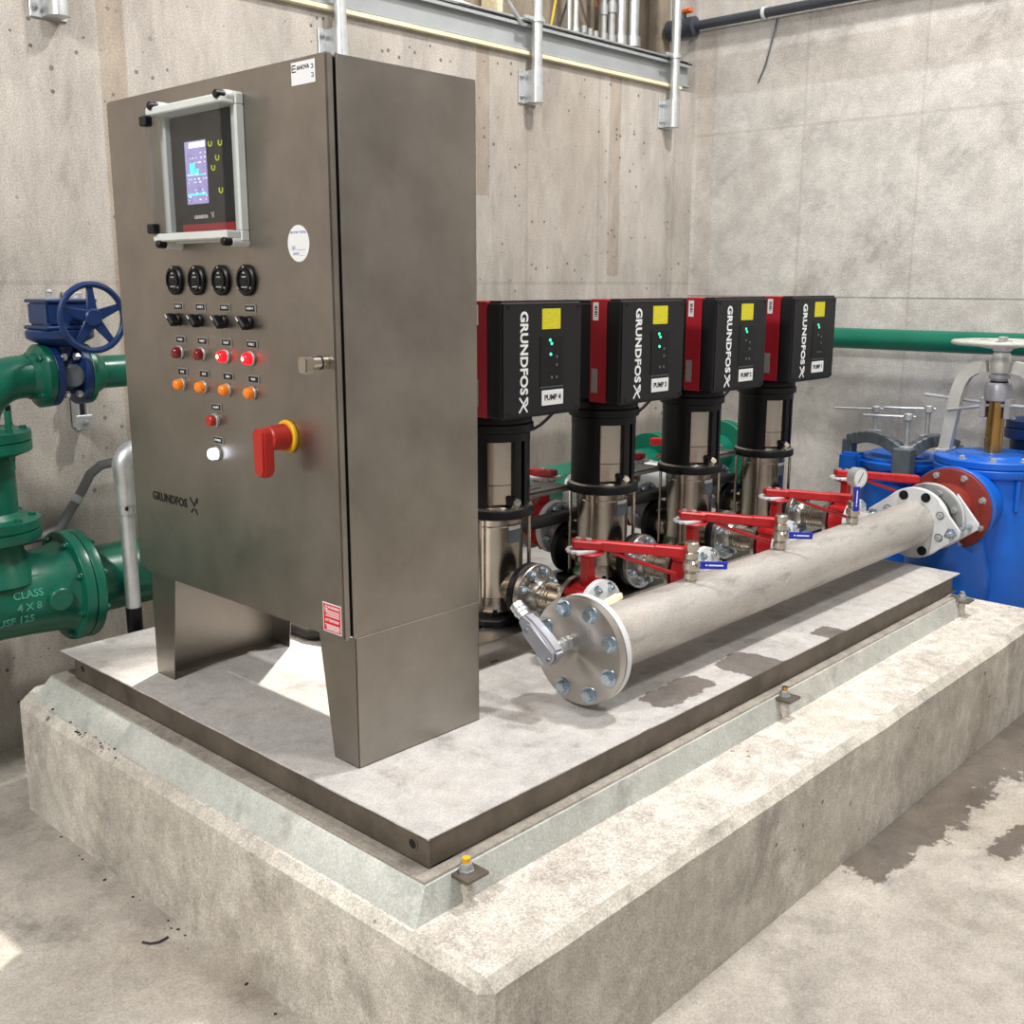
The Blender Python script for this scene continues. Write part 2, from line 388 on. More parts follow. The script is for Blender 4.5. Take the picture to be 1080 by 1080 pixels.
    def build(self, name, mat, parent=None, **kw):
        off = parent.get('_o') if parent is not None else None
        me = self.mesh(name, mat, off, **kw)
        o = bpy.data.objects.new(name, me); COL.objects.link(o)
        if parent is not None:
            o.parent = parent
            if off is not None: o['_o'] = off
        return o

ROOTS = []
def thing(name, label, cat, loc=(0, 0, 0), group=None, local=False):
    """Empty at the thing's base. Parts are given in world coordinates unless local."""
    o = bpy.data.objects.new(name, None); COL.objects.link(o)
    o.empty_display_size = 0.05
    o.location = loc; o['label'] = label; o['category'] = cat
    if group: o['group'] = group
    if not local: o['_o'] = list(loc)
    return o
def tag(o, label, cat, group=None):
    o['label'] = label; o['category'] = cat
    if group: o['group'] = group
    return o
def dup(root, loc, label, rotz=0.0):
    def cp(o, par):
        c = o.copy(); COL.objects.link(c); c.parent = par
        for ch in list(o.children): cp(ch, c)
        return c
    r = cp(root, None); r.location = loc; r.rotation_euler = (0, 0, rotz); r['label'] = label
    return r
def sharemesh(name, me, parent, loc, rot=None):
    o = bpy.data.objects.new(name, me); COL.objects.link(o); o.parent = parent
    off = parent.get('_o')
    o.location = V(loc) - (V(off) if off is not None else V((0, 0, 0)))
    if rot is not None: o.rotation_euler = rot
    return o
def text(name, body, parent, o, u, v, size, mat, ext=0.0003, bold=0.0, align='CENTER', space=1.0):
    c = bpy.data.curves.new(name, 'FONT')
    c.body = body; c.size = size; c.extrude = ext; c.offset = bold; c.align_x = align; c.align_y = 'CENTER'; c.space_character = space
    c.resolution_u = 3
    c.materials.append(M[mat])
    ob = bpy.data.objects.new(name, c); COL.objects.link(ob)
    ob.parent = parent
    off = parent.get('_o') if parent is not None else None
    p = V(o) - (V(off) if off is not None else V((0, 0, 0)))
    u = V(u).normalized(); v = V(v).normalized(); w = u.cross(v)
    ob.matrix_local = Matrix(((u.x, v.x, w.x, p.x), (u.y, v.y, w.y, p.y), (u.z, v.z, w.z, p.z), (0, 0, 0, 1)))
    return ob
def strokes(mb, segs, o, u, v, w, t):
    """flat strokes (pairs of points in u,v) of width w and thickness t"""
    o, u, v = V(o), V(u), V(v); nrm = u.cross(v)
    for (a, b) in segs:
        A = o + u * a[0] + v * a[1]; B = o + u * b[0] + v * b[1]
        d = (B - A); s = d.cross(nrm)
        mb.obox((A + B) / 2 + nrm.normalized() * t / 2, d, s, nrm, d.length, w, t)
    return mb
def hexbolt(dirv, r=0.011, h=0.009, washer=True):
    mb = MB()
    d = V(dirv).normalized()
    z = 0
    if washer:
        mb.cyl((0, 0, 0), d * 0.003, r * 1.4, 20); z = 0.003
    mb.lathe(d * z, d, [(r, 0), (r, h * 0.85), (r * 0.85, h)], 6)
    return mb
BOLTS = {}
def bolt_mesh(key, dirv, r, h, mat, stud=0.0):
    if key not in BOLTS:
        mb = hexbolt(dirv, r, h)
        if stud > 0:
            d = V(dirv).normalized(); mb.cyl(d * h, d * (h + stud), r * 0.5, 10)
        BOLTS[key] = mb.mesh('bolt', mat)
    return BOLTS[key]
def bolt_circle(parent, key, c, dirv, pcr, n, a0=0.0, name='bolt'):
    c = V(c); x, y, d = basis(dirv)
    for i in range(n):
        a = a0 + 2 * PI * i / n
        sharemesh(name, BOLTS[key], parent, c + (x * math.cos(a) + y * math.sin(a)) * pcr)
bolt_mesh('big_x', (-1, 0, 0), 0.0162, 0.014, 'zinc')
bolt_mesh('mid_x', (-1, 0, 0), 0.012, 0.010, 'galv_dull')
bolt_mesh('mid_xp', (1, 0, 0), 0.012, 0.010, 'zinc')
bolt_mesh('dark_x', (-1, 0, 0), 0.013, 0.010, 'black')
bolt_mesh('small_y', (0, -1, 0), 0.0105, 0.012, 'zinc', 0.008)
bolt_mesh('small_yp', (0, 1, 0), 0.0105, 0.010, 'zinc', 0.006)
bolt_mesh('wall_y', (0, -1, 0), 0.009, 0.010, 'galv_dull', 0.012)
bolt_mesh('green_x', (-1, 0, 0), 0.011, 0.009, 'green', 0.008)
bolt_mesh('green_xp', (1, 0, 0), 0.011, 0.009, 'green', 0.008)
bolt_mesh('green_z', (0, 0, 1), 0.010, 0.009, 'green')
bolt_mesh('steel_x', (-1, 0, 0), 0.010, 0.012, 'galv_dull', 0.004)
bolt_mesh('steel_z', (0, 0, 1), 0.012, 0.012, 'galv', 0.006)

def structure(o): o['kind'] = 'structure'; return o
def arcpts(c, u, v, r, a0, a1, n):
    c, u, v = V(c), V(u), V(v)
    return [c + (u * math.cos(math.radians(a0 + (a1 - a0) * i / n)) + v * math.sin(math.radians(a0 + (a1 - a0) * i / n))) * r for i in range(n + 1)]

# ------------------------------------------------------------------ setting: floor, walls, plinth
ZF = -0.491
structure(MB().box(-6, 4.2, -7, 2.6, ZF - 0.1, ZF).build('floor', 'floor'))
structure(MB().box(-6, 4.2, 1.8, 2.15, ZF, 2.088).build('wall_back', 'wall_back'))
structure(MB().box(-6, 4.2, 2.15, 2.5, ZF, 4.6).build('wall_back_upper', 'wall_upper'))
structure(MB().box(3.9, 4.2, -7, 2.15, ZF, 4.6).build('wall_right', 'wall_right'))
# pilaster strip of the upper wall beside the corner
structure(MB().box(3.78, 3.9, 1.98, 2.15, 2.088, 4.6).build('trim_1', 'wall_upper', bevel=0.004))
# bright timber strip between wall top and beam
structure(MB().box(-1.0, 3.74, 1.775, 1.86, 2.086, 2.104).build('trim_2', 'wood', bevel=0.002))

def rough_block(name, x0, x1, y0, y1, z0, z1, ch, mat, amp, cuts):
    bm = bmesh.new()
    k = 0.07
    mb = MB().prism([(x0, y0), (x1, y0), (x1, y1), (x0 + k, y1), (x0, y1 - k)], (0, 0, z0), (1, 0, 0), (0, 1, 0), z1 - z0)
    vv = [bm.verts.new(p) for p in mb.v]
    for f in mb.f: bm.faces.new([vv[i] for i in f])
    bmesh.ops.recalc_face_normals(bm, faces=bm.faces)
    es = [e for e in bm.edges if not all(v.co.z < z0 + 1e-4 for v in e.verts)]
    bmesh.ops.bevel(bm, geom=es, offset=ch, segments=1, affect='EDGES')
    for _ in range(cuts):
        long = [e for e in bm.edges if e.calc_length() > 0.06]
        if not long: break
        bmesh.ops.subdivide_edges(bm, edges=long, cuts=1, use_grid_fill=True)
    bmesh.ops.triangulate(bm, faces=[f for f in bm.faces if len(f.verts) > 4])
    for v in bm.verts:
        if v.co.z > z0 + 0.01:
            n = noise.noise_vector(v.co * 6.0) * amp + noise.noise_vector(v.co * 23.0) * amp * 0.5
            v.co += n
    for f in bm.faces: f.smooth = True
    for e in bm.edges: e.smooth = e.is_manifold and e.calc_face_angle(0) < math.radians(14)
    me = bpy.data.meshes.new(name); bm.to_mesh(me); bm.free()
    me.materials.append(M[mat])
    return me
plinth = thing('equipment_plinth', 'large pale concrete plinth with chamfered edges under the steel skid', 'plinth', (1.25, 0.38, ZF))
me = rough_block('block', -0.212, 2.80, -0.6045, 1.415, ZF, -0.141, 0.022, 'plinth', 0.0022, 6)
me.materials.append(M['plinth_top'])
for p in me.polygons:
    if p.normal.z > 0.9: p.material_index = 1
ob = bpy.data.objects.new('block', me); COL.objects.link(ob); ob.parent = plinth; ob.location = -V(plinth['_o'])
# grout skirt: sloping sides, flat ledge
def frustum(mb, a, b, z0, z1):
    (x0, x1, y0, y1), (X0, X1, Y0, Y1) = a, b
    return mb.add([(x0, y0, z0), (x1, y0, z0), (x1, y1, z0), (x0, y1, z0), (X0, Y0, z1), (X1, Y0, z1), (X1, Y1, z1), (X0, Y1, z1)],
                  [(3, 2, 1, 0), (4, 5, 6, 7), (0, 1, 5, 4), (1, 2, 6, 5), (2, 3, 7, 6), (3, 0, 4, 7)])
frustum(MB(), (-0.185, 2.53, -0.385, 1.30), (-0.140, 2.50, -0.366, 1.27), -0.145, -0.074).build('grout_skirt', 'grout', plinth, bevel=0.003)
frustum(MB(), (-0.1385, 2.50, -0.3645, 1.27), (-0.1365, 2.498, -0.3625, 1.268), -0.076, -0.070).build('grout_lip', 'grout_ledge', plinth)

# ------------------------------------------------------------------ skid
skid = thing('skid_frame', 'flat dusty steel skid frame carrying the cabinet and pumps', 'skid', (1.24, 0.46, -0.07))
MB().box(-0.104, 2.594, -0.34, 1.263, -0.006, 0.0).build('deck_plate', 'skid_plate', skid, bevel=0.0015)
wb = MB().box(-0.099, -0.091, -0.335, 1.185, -0.068, -0.006)
wb.box(-0.099, -0.03, -0.335, 1.185, -0.070, -0.064)
wb.build('end_channel', 'skid_edge', skid, bevel=0.0015)
wb = MB().box(2.53, 2.538, -0.335, 1.185, -0.068, -0.006).box(2.53, 2.585, -0.335, 1.185, -0.070, -0.064)
wb.build('end_channel', 'skid_edge', skid, bevel=0.0015)
wb = MB().box(-0.091, 2.53, -0.335, -0.327, -0.068, -0.006).box(-0.091, 2.53, -0.335, -0.28, -0.070, -0.064)
wb.build('side_channel', 'skid_edge', skid, bevel=0.0015)
wb = MB().box(-0.091, 2.53, 1.17, 1.178, -0.068, -0.006).box(-0.091, 2.53, 1.17, 1.255, -0.070, -0.064)
wb.build('side_channel', 'skid_edge', skid, bevel=0.0015)
for y, z in ((-0.289, -0.031), (1.133, -0.026)):
    h = MB().pipe_ring((-0.1005, y, z), (-0.098, y, z), 0.0145, 0.0105, 20).build('lifting_hole', 'skid_edge', skid)
    MB().cyl((-0.0998, y, z), (-0.0985, y, z), 0.0108, 18).build('hole', 'gap', h)
# ragged weld run on the two near edges
for (a, b) in (((-0.102, -0.335, -0.004), (-0.102, 1.25, -0.004)), ((-0.1, -0.338, -0.004), (2.58, -0.338, -0.004))):
    a, b = V(a), V(b); n = int((b - a).length / 0.03)
    pts, rr = [], []
    for i in range(n + 1):
        q = a.lerp(b, i / n); k = noise.noise(q * 9)
        pts.append(q + V((0, 0, 0.001 * k))); rr.append(0.0022 + 0.0032 * max(0, k))
    MB().tube(pts, rr, 6).build('weld_bead', 'skid_edge', skid)
for i, (x, y) in enumerate(((-0.040, -0.372), (1.219, -0.372), (2.525, -0.372))):
    t = MB().obox((x, y, -0.082), (1, 0, 0), (0, 1, 0), (0, 0, 1), 0.06, 0.085, 0.008).build('hold_down_tab', 'skid_edge', skid, bevel=0.001)
    MB().cyl((x, y - 0.008, -0.141), (x, y - 0.008, -0.086), 0.013, 14).build('grout_collar', 'plinth', t)
    bt = MB().lathe((x, y - 0.008, -0.078), (0, 0, 1), [(0.017, 0), (0.017, 0.003), (0.0135, 0.003), (0.0135, 0.016), (0.012, 0.018)], 6, 0.4)
    bt.build('anchor_nut', 'galv_dull', t)
    MB().cyl((x, y - 0.008, -0.062), (x, y - 0.008, -0.05), 0.0085, 14).build('anchor_stud', ['yellow', 'brass', 'galv_dull'][i], t)

# ------------------------------------------------------------------ control cabinet
CW, CD, CB, CT = 0.885, 0.38, 0.305, 1.4975
cab = thing('control_cabinet', 'tall brushed stainless pump control cabinet on a leg stand', 'control cabinet', (0.19, 0.44, 0.0))
MB().box(0.0, CD, 0.0, CW, CB, CT).build('enclosure', 'cab', cab, bevel=0.002, seg=2)
MB().box(-0.011, 0.0, 0.006, CW - 0.006, CB + 0.006, CT - 0.006).build('door_seal', 'gap', cab)
MB().box(-0.006, 0.003, -0.002, 0.004, CB - 0.0, CT + 0.001).build('door_lip', 'cab', cab, bevel=0.001)
XD = -0.03
door = MB().box(XD, -0.011, 0.0, CW, CB, CT).build('door', 'cab', cab, bevel=0.0035, seg=2)
def leg(name, poly, yside, t):
    pass
# stand legs: folded sheet, tapered returns front and back
def stand_leg(y_out, s):
    # s=+1: leg on the low-y side (returns run toward +y)
    mb = MB()
    mb.box(0.0, CD, min(y_out, y_out + s * 0.003), max(y_out, y_out + s * 0.003), 0.0, CB)
    for x in (0.0, CD - 0.003):
        top, bot = 0.133, 0.089
        poly = [(0, 0), (bot, 0), (top, CB - 0.002), (0, CB - 0.002)]
        mb.prism([(a * s, b) for a, b in poly], (x, y_out, 0), (0, 1, 0), (0, 0, 1), 0.003)
    mb.box(0.0, CD, min(y_out, y_out + s * 0.05), max(y_out, y_out + s * 0.05), 0.0, 0.003)
    return mb
stand_leg(0.0, 1).build('stand_leg', 'cab', cab, bevel=0.001)
stand_leg(CW, -1).build('stand_leg', 'cab', cab, bevel=0.001)
U, W_ = (0, -1, 0), (0, 0, 1)     # text axes on the door: reading toward -y, outward normal -x
def disc(y, z, r, d, n=24, x=XD, r2=None, bev=0.0):
    return MB().cyl((x, y, z), (x - d, y, z), r, n, r2, bev)
# operator panel window
wy0, wy1, wz0, wz1, wd = 0.285, 0.600, 1.150, 1.452, 0.056
win = MB()
fwid = 0.022
for (a, b, c, d) in ((wy0, wy1, wz0, wz0 + fwid), (wy0, wy1, wz1 - fwid, wz1), (wy0, wy0 + fwid, wz0 + fwid, wz1 - fwid), (wy1 - fwid, wy1, wz0 + fwid, wz1 - fwid)):
    win.box(XD - 0.02, XD, a, b, c, d)
win = win.build('window_frame', 'white_plastic', cab, bevel=0.002)
# front bars of the hood, top and bottom, and clear walls
for (c, d) in ((wz0 + 0.004, wz0 + 0.022), (wz1 - 0.022, wz1 - 0.004)):
    MB().box(XD - wd, XD - 0.02, wy0 + 0.004, wy1 - 0.004, c, d).build('hood_bar', 'white_plastic', win, bevel=0.003)
MB().box(XD - wd, XD - wd + 0.003, wy0 + 0.006, wy1 - 0.006, wz0 + 0.022, wz1 - 0.022).build('clear_cover', 'glass', win)
MB().box(XD - wd + 0.003, XD - 0.02, wy1 - 0.010, wy1 - 0.007, wz0 + 0.022, wz1 - 0.022).build('clear_side', 'glass', win)
MB().box(XD - wd + 0.003, XD - 0.02, wy0 + 0.007, wy0 + 0.010, wz0 + 0.022, wz1 - 0.022).build('clear_side', 'glass', win)
for (y, z) in ((wy1 - 0.008, wz1 - 0.032), (wy1 - 0.012, wz0 + 0.034)):
    MB().box(XD - wd - 0.012, XD - wd + 0.008, y - 0.014, y + 0.014, z - 0.012, z + 0.010).build('cover_latch', 'black', win, bevel=0.003)
for (y, z) in ((wy0 + 0.012, wz1 - 0.006), (wy0 + 0.012, wz0 - 0.002), (wy1 - 0.03, wz1 - 0.002), (wy1 - 0.03, wz0 - 0.002)):
    MB().cyl((XD - wd - 0.006, y, z), (XD - wd + 0.016, y, z), 0.009, 14, bev=0.002).build('cover_screw', 'black', win)
    MB().cyl((XD - wd + 0.016, y, z), (XD, y, z), 0.011, 14).build('screw_boss', 'white_plastic', win)
# controller behind the window
ctl = MB().box(XD - 0.006, XD, 0.305, 0.580, 1.172, 1.430).build('controller', 'black_plastic', cab, bevel=0.002)
MB().box(XD - 0.007, XD - 0.006, 0.312, 0.545, 1.176, 1.192).build('red_band', 'red_box', ctl)
scr = MB().box(XD - 0.0075, XD - 0.006, 0.430, 0.518, 1.236, 1.372).build('screen', 'screen_bg', ctl)
sx = XD - 0.0078
MB().box(sx, sx + 0.0006, 0.432, 0.500, 1.357, 1.369).build('screen_header', 'screen_bright', ctl)
bits = MB()
for k in range(46):
    y = random.uniform(0.434, 0.512); z = random.choice([1.345, 1.335, 1.325, 1.300, 1.290, 1.283, 1.266, 1.259, 1.252, 1.245])
    bits.box(sx, sx + 0.0006, y - random.uniform(0.002, 0.006), y, z - 0.0014, z + 0.0014)
bits.build('screen_text', 'screen_bright', ctl)
MB().box(sx, sx + 0.0006, 0.436, 0.508, 1.2975, 1.2995).box(sx, sx + 0.0006, 0.478, 0.500, 1.302, 1.325).box(sx, sx + 0.0006, 0.462, 0.474, 1.302, 1.312).box(sx, sx + 0.0006, 0.436, 0.514, 1.254, 1.259).build('screen_diagram', 'screen_cyan', ctl)
for y, z in ((0.412, 1.362), (0.372, 1.361), (0.386, 1.331), (0.404, 1.311), (0.378, 1.262)):
    MB().tube(arcpts((XD - 0.0068, y, z), (0, 1, 0), (0, 0, 1), 0.0068, 150, 400, 14), 0.0013, 6).build('key_mark', 'lime', ctl)
text('lettering', 'GRUNDFOS', ctl, (XD - 0.0064, 0.466, 1.207), U, W_, 0.0105, 'white_ink', bold=0.0002)
strokes(MB(), [((-0.006, 0.006), (0.0, 0.0)), ((0.006, 0.007), (-0.0015, -0.006)), ((0.0, 0.0), (0.005, -0.004))], (XD - 0.0061, 0.418, 1.210), U, W_, 0.0018, 0.0005).build('emblem', 'white_ink', ctl)
# hour meters, switches, pilot lights
YC = (0.603, 0.505, 0.403, 0.301)
for y in YC:
    g = disc(y, 1.067, 0.034, 0.010, 30, bev=0.003).build('hour_meter', 'black', cab)
    MB().pipe_ring((XD - 0.010, y, 1.067), (XD - 0.013, y, 1.067), 0.026, 0.022, 26).build('bezel', 'black', g)
    for a in (90, 215, 325):
        MB().cyl((XD - 0.010, y + 0.0285 * math.cos(math.radians(a)), 1.067 + 0.0285 * math.sin(math.radians(a))), (XD - 0.0115, y + 0.0285 * math.cos(math.radians(a)), 1.067 + 0.0285 * math.sin(math.radians(a))), 0.0026, 8).build('screw', 'galv', g)
    tx = MB().box(XD - 0.0106, XD - 0.010, y - 0.008, y + 0.008, 1.073, 1.0755).box(XD - 0.0106, XD - 0.010, y - 0.011, y + 0.011, 1.051, 1.0535)
    tx.box(XD - 0.0106, XD - 0.010, y - 0.004, y + 0.004, 1.081, 1.085)
    tx.build('print', 'galv', g)
    MB().box(XD - 0.0106, XD - 0.010, y - 0.0105, y + 0.0105, 1.058, 1.068).build('counter', 'gap', g)
def legend(y, z, body):
    p = MB().box(XD - 0.0022, XD, y - 0.021, y + 0.021, z - 0.0085, z + 0.0085).build('legend_plate', 'silver_label', cab, bevel=0.0005)
    MB().box(XD - 0.0026, XD - 0.0022, y - 0.0185, y + 0.0185, z - 0.0065, z + 0.0065).build('legend_face', 'ink', p)
    text('lettering', body, p, (XD - 0.0029, y, z), U, W_, 0.0074, 'white_ink', bold=0.0001)
for k, y in enumerate(YC):
    legend(y - 0.006, 1.006, 'PUMP %d\nSELECT' % (k + 1) if False else 'PUMP %d' % (k + 1))
    s = disc(y, 0.975, 0.015, 0.010, 22, bev=0.002).build('selector_switch', 'black', cab)
    kn = MB().obox((XD - 0.018, y, 0.975), (0, 0.72, 0.69), (0, -0.69, 0.72), (1, 0, 0), 0.036, 0.013, 0.02).build('knob', 'black', s, bevel=0.003)
    strokes(MB(), [((0.006, 0.0), (0.017, 0.0))], (XD - 0.028, y, 0.975), (0, 0.72, 0.69), (0, -0.69, 0.72), 0.003, -0.0006).build('pointer', 'white_ink', kn)
    legend(y - 0.006, 0.928, 'FAULT')
    lit = k >= 2
    r = disc(y, 0.897, 0.0165, 0.006, 22, bev=0.001).build('pilot_light', 'galv_dull', cab)
    MB().lathe((XD - 0.006, y, 0.897), (-1, 0, 0), [(0.0135, 0), (0.0135, 0.010), (0.011, 0.015), (0.006, 0.018)], 22).build('lens', 'ruby_lit' if lit else 'ruby', r)
    if lit: MB().lathe((XD - 0.0242, y, 0.897), (-1, 0, 0), [(0.0055, 0), (0.004, 0.0012)], 14).build('lamp_core', 'ruby_core', r)
    legend(y - 0.006, 0.851, 'RUN')
    r = disc(y, 0.820, 0.0155, 0.006, 22, bev=0.001).build('pilot_light', 'galv_dull', cab)
    MB().lathe((XD - 0.006, y, 0.820), (-1, 0, 0), [(0.0135, 0), (0.0135, 0.010), (0.011, 0.015), (0.006, 0.018)], 22).build('lens', 'amber', r)
legend(0.455, 0.776, 'ALARM')
r = disc(0.461, 0.745, 0.0165, 0.008, 22, bev=0.001).build('push_button', 'galv_dull', cab)
MB().cyl((XD - 0.008, 0.461, 0.745), (XD - 0.022, 0.461, 0.745), 0.013, 22, bev=0.002).build('button_cap', 'red_plastic', r)
legend(0.455, 0.698, 'POWER')
r = disc(0.461, 0.666, 0.0165, 0.007, 22, bev=0.001).build('pilot_light', 'galv_dull', cab)
MB().lathe((XD - 0.007, 0.461, 0.666), (-1, 0, 0), [(0.0135, 0), (0.0135, 0.012), (0.011, 0.016), (0.006, 0.018)], 22).build('lens', 'white_lit', r)
# rotary disconnect
dsw = disc(0.173, 0.735, 0.036, 0.010, 30, bev=0.002).build('rotary_disconnect', 'yellow', cab)
MB().cyl((XD - 0.010, 0.173, 0.735), (XD - 0.055, 0.173, 0.735), 0.029, 28, 0.026, bev=0.003).build('switch_hub', 'red_plastic', dsw)
MB().prism([(-0.017, 0.022), (-0.022, 0.012), (-0.020, -0.07), (-0.012, -0.083), (0.012, -0.083), (0.020, -0.07), (0.022, 0.012), (0.017, 0.022)], (XD - 0.048, 0.176, 0.735), (0, -1, 0), (0, 0, 1), 0.030).build('switch_grip', 'red_plastic', dsw, bevel=0.005, seg=2)
# door handle
hd = MB().cyl((XD, 0.030, 0.902), (XD - 0.040, 0.030, 0.902), 0.0135, 20, bev=0.001).build('door_handle', 'steel', cab)
MB().prism([(-0.013, 0.014), (-0.016, 0.008), (-0.013, -0.020), (0.013, -0.020), (0.016, 0.008), (0.013, 0.014)], (XD - 0.040, 0.030, 0.902), (0, -1, 0), (0, 0, 1), 0.022).build('handle_end', 'steel', hd, bevel=0.003, seg=2)
MB().pipe_ring((XD - 0.016, 0.030, 0.902), (XD - 0.019, 0.030, 0.902), 0.0145, 0.013, 20).build('handle_ring', 'gap', hd)
# stickers on the door
s = disc(0.109, 1.141, 0.037, 0.0008, 36).build('round_sticker', 'label', cab)
text('lettering', 'FACTORY TESTED', s, (XD - 0.001, 0.109, 1.163), U, W_, 0.0068, 'blue_ink', 0.0002)
text('lettering', 'QC ______', s, (XD - 0.001, 0.109, 1.132), U, W_, 0.010, 'blue_ink', 0.0002)
text('lettering', 'DATE ____', s, (XD - 0.001, 0.109, 1.120), U, W_, 0.008, 'blue_ink', 0.0002)
s = MB().box(XD - 0.0008, XD, 0.033, 0.111, 1.446, 1.489).build('white_tag', 'label', cab)
text('lettering', 'ANOVA', s, (XD - 0.001, 0.072, 1.477), U, W_, 0.0115, 'ink', 0.0002, 0.0003)
strokes(MB(), [((-0.006, 0.006), (0.006, 0.006)), ((-0.006, 0.0), (0.006, 0.0)), ((-0.006, -0.006), (0.006, -0.006)), ((-0.006, -0.006), (-0.006, 0.006))], (XD - 0.001, 0.1015, 1.477), U, W_, 0.0022, 0.0002).build('emblem', 'ink', s)
strokes(MB(), [((-0.003, 0.004), (0.003, 0.004)), ((0.003, 0.004), (0.003, -0.002)), ((-0.003, -0.002), (0.003, -0.002)), ((-0.003, -0.012), (0.003, -0.012)), ((-0.003, -0.018), (0.003, -0.018)), ((0.003, -0.012), (0.003, -0.020))], (XD - 0.001, 0.042, 1.475), U, W_, 0.0018, 0.0002).build('print', 'ink', s)
s = MB().box(XD - 0.0008, XD, 0.008, 0.072, 0.316, 0.382).build('red_warning_label', 'label', cab)
MB().box(XD - 0.0011, XD - 0.0008, 0.0105, 0.0695, 0.3185, 0.3795).build('label_face', 'red_label', s)
text('lettering', 'WARNING', s, (XD - 0.0013, 0.033, 0.373), U, W_, 0.0085, 'white_ink', 0.0002, 0.0002)
strokes(MB(), [((0.0, 0.005), (-0.005, -0.004)), ((-0.005, -0.004), (0.005, -0.004)), ((0.005, -0.004), (0.0, 0.005))], (XD - 0.0012, 0.060, 0.372), U, W_, 0.0018, 0.0002).build('emblem', 'white_ink', s)
fine_rows = MB()
for z in (0.365, 0.361, 0.357, 0.353, 0.333, 0.3295, 0.326, 0.3225):
    fine_rows.box(XD - 0.0014, XD - 0.0011, 0.014, 0.066 - random.uniform(0, 0.008), z - 0.0009, z + 0.0009)
fine_rows.build('print', 'white_ink', s)
text('lettering', 'ATTENTION', s, (XD - 0.0013, 0.040, 0.343), U, W_, 0.0085, 'white_ink', 0.0002, 0.0002)
lg = text('lettering', 'GRUNDFOS', cab, (XD - 0.0006, 0.702, 0.521), U, W_, 0.0305, 'ink', 0.0004, 0.0009, space=1.06)
strokes(MB(), [((-0.018, 0.016), (0.002, -0.004)), ((0.016, 0.018), (-0.002, -0.004)), ((0.016, 0.018), (0.016, 0.004)), ((-0.016, -0.022), (-0.002, -0.010)), ((0.004, -0.010), (0.014, -0.024))], (XD - 0.0003, 0.584, 0.524), U, W_, 0.005, 0.0006).build('emblem', 'ink', cab)

# ------------------------------------------------------------------ pumps
WHERE = ('nearest the cabinet', 'second from the cabinet', 'third from the cabinet', 'farthest from the cabinet')
PX = (0.915, 1.445, 1.972, 2.508)
PY = 0.465
for k, (y, lab) in enumerate(((0.335, 'stainless pump rail nearest the silver manifold'), (0.600, 'stainless pump rail behind the row of pumps'))):
    mb = MB().box(0.62, 2.80, y - 0.055, y + 0.055, 0.052, 0.056).box(0.62, 2.80, y - 0.055, y - 0.051, 0.0, 0.056).box(0.62, 2.80, y + 0.051, y + 0.055, 0.0, 0.056)
    mb.box(0.62, 2.80, y - 0.095, y - 0.051, 0.0, 0.004)
    rail = thing('pump_rail', lab, 'rail', (1.7, y, 0))
    mb.build('rail', 'machined', rail, bevel=0.001)
    for x in (0.70, 1.2, 1.7, 2.2):
        MB().obox((x, y - 0.078, 0.0045), (1, 0, 0), (0, 1, 0), (0, 0, 1), 0.03, 0.009, 0.001).build('slot', 'gap', rail)
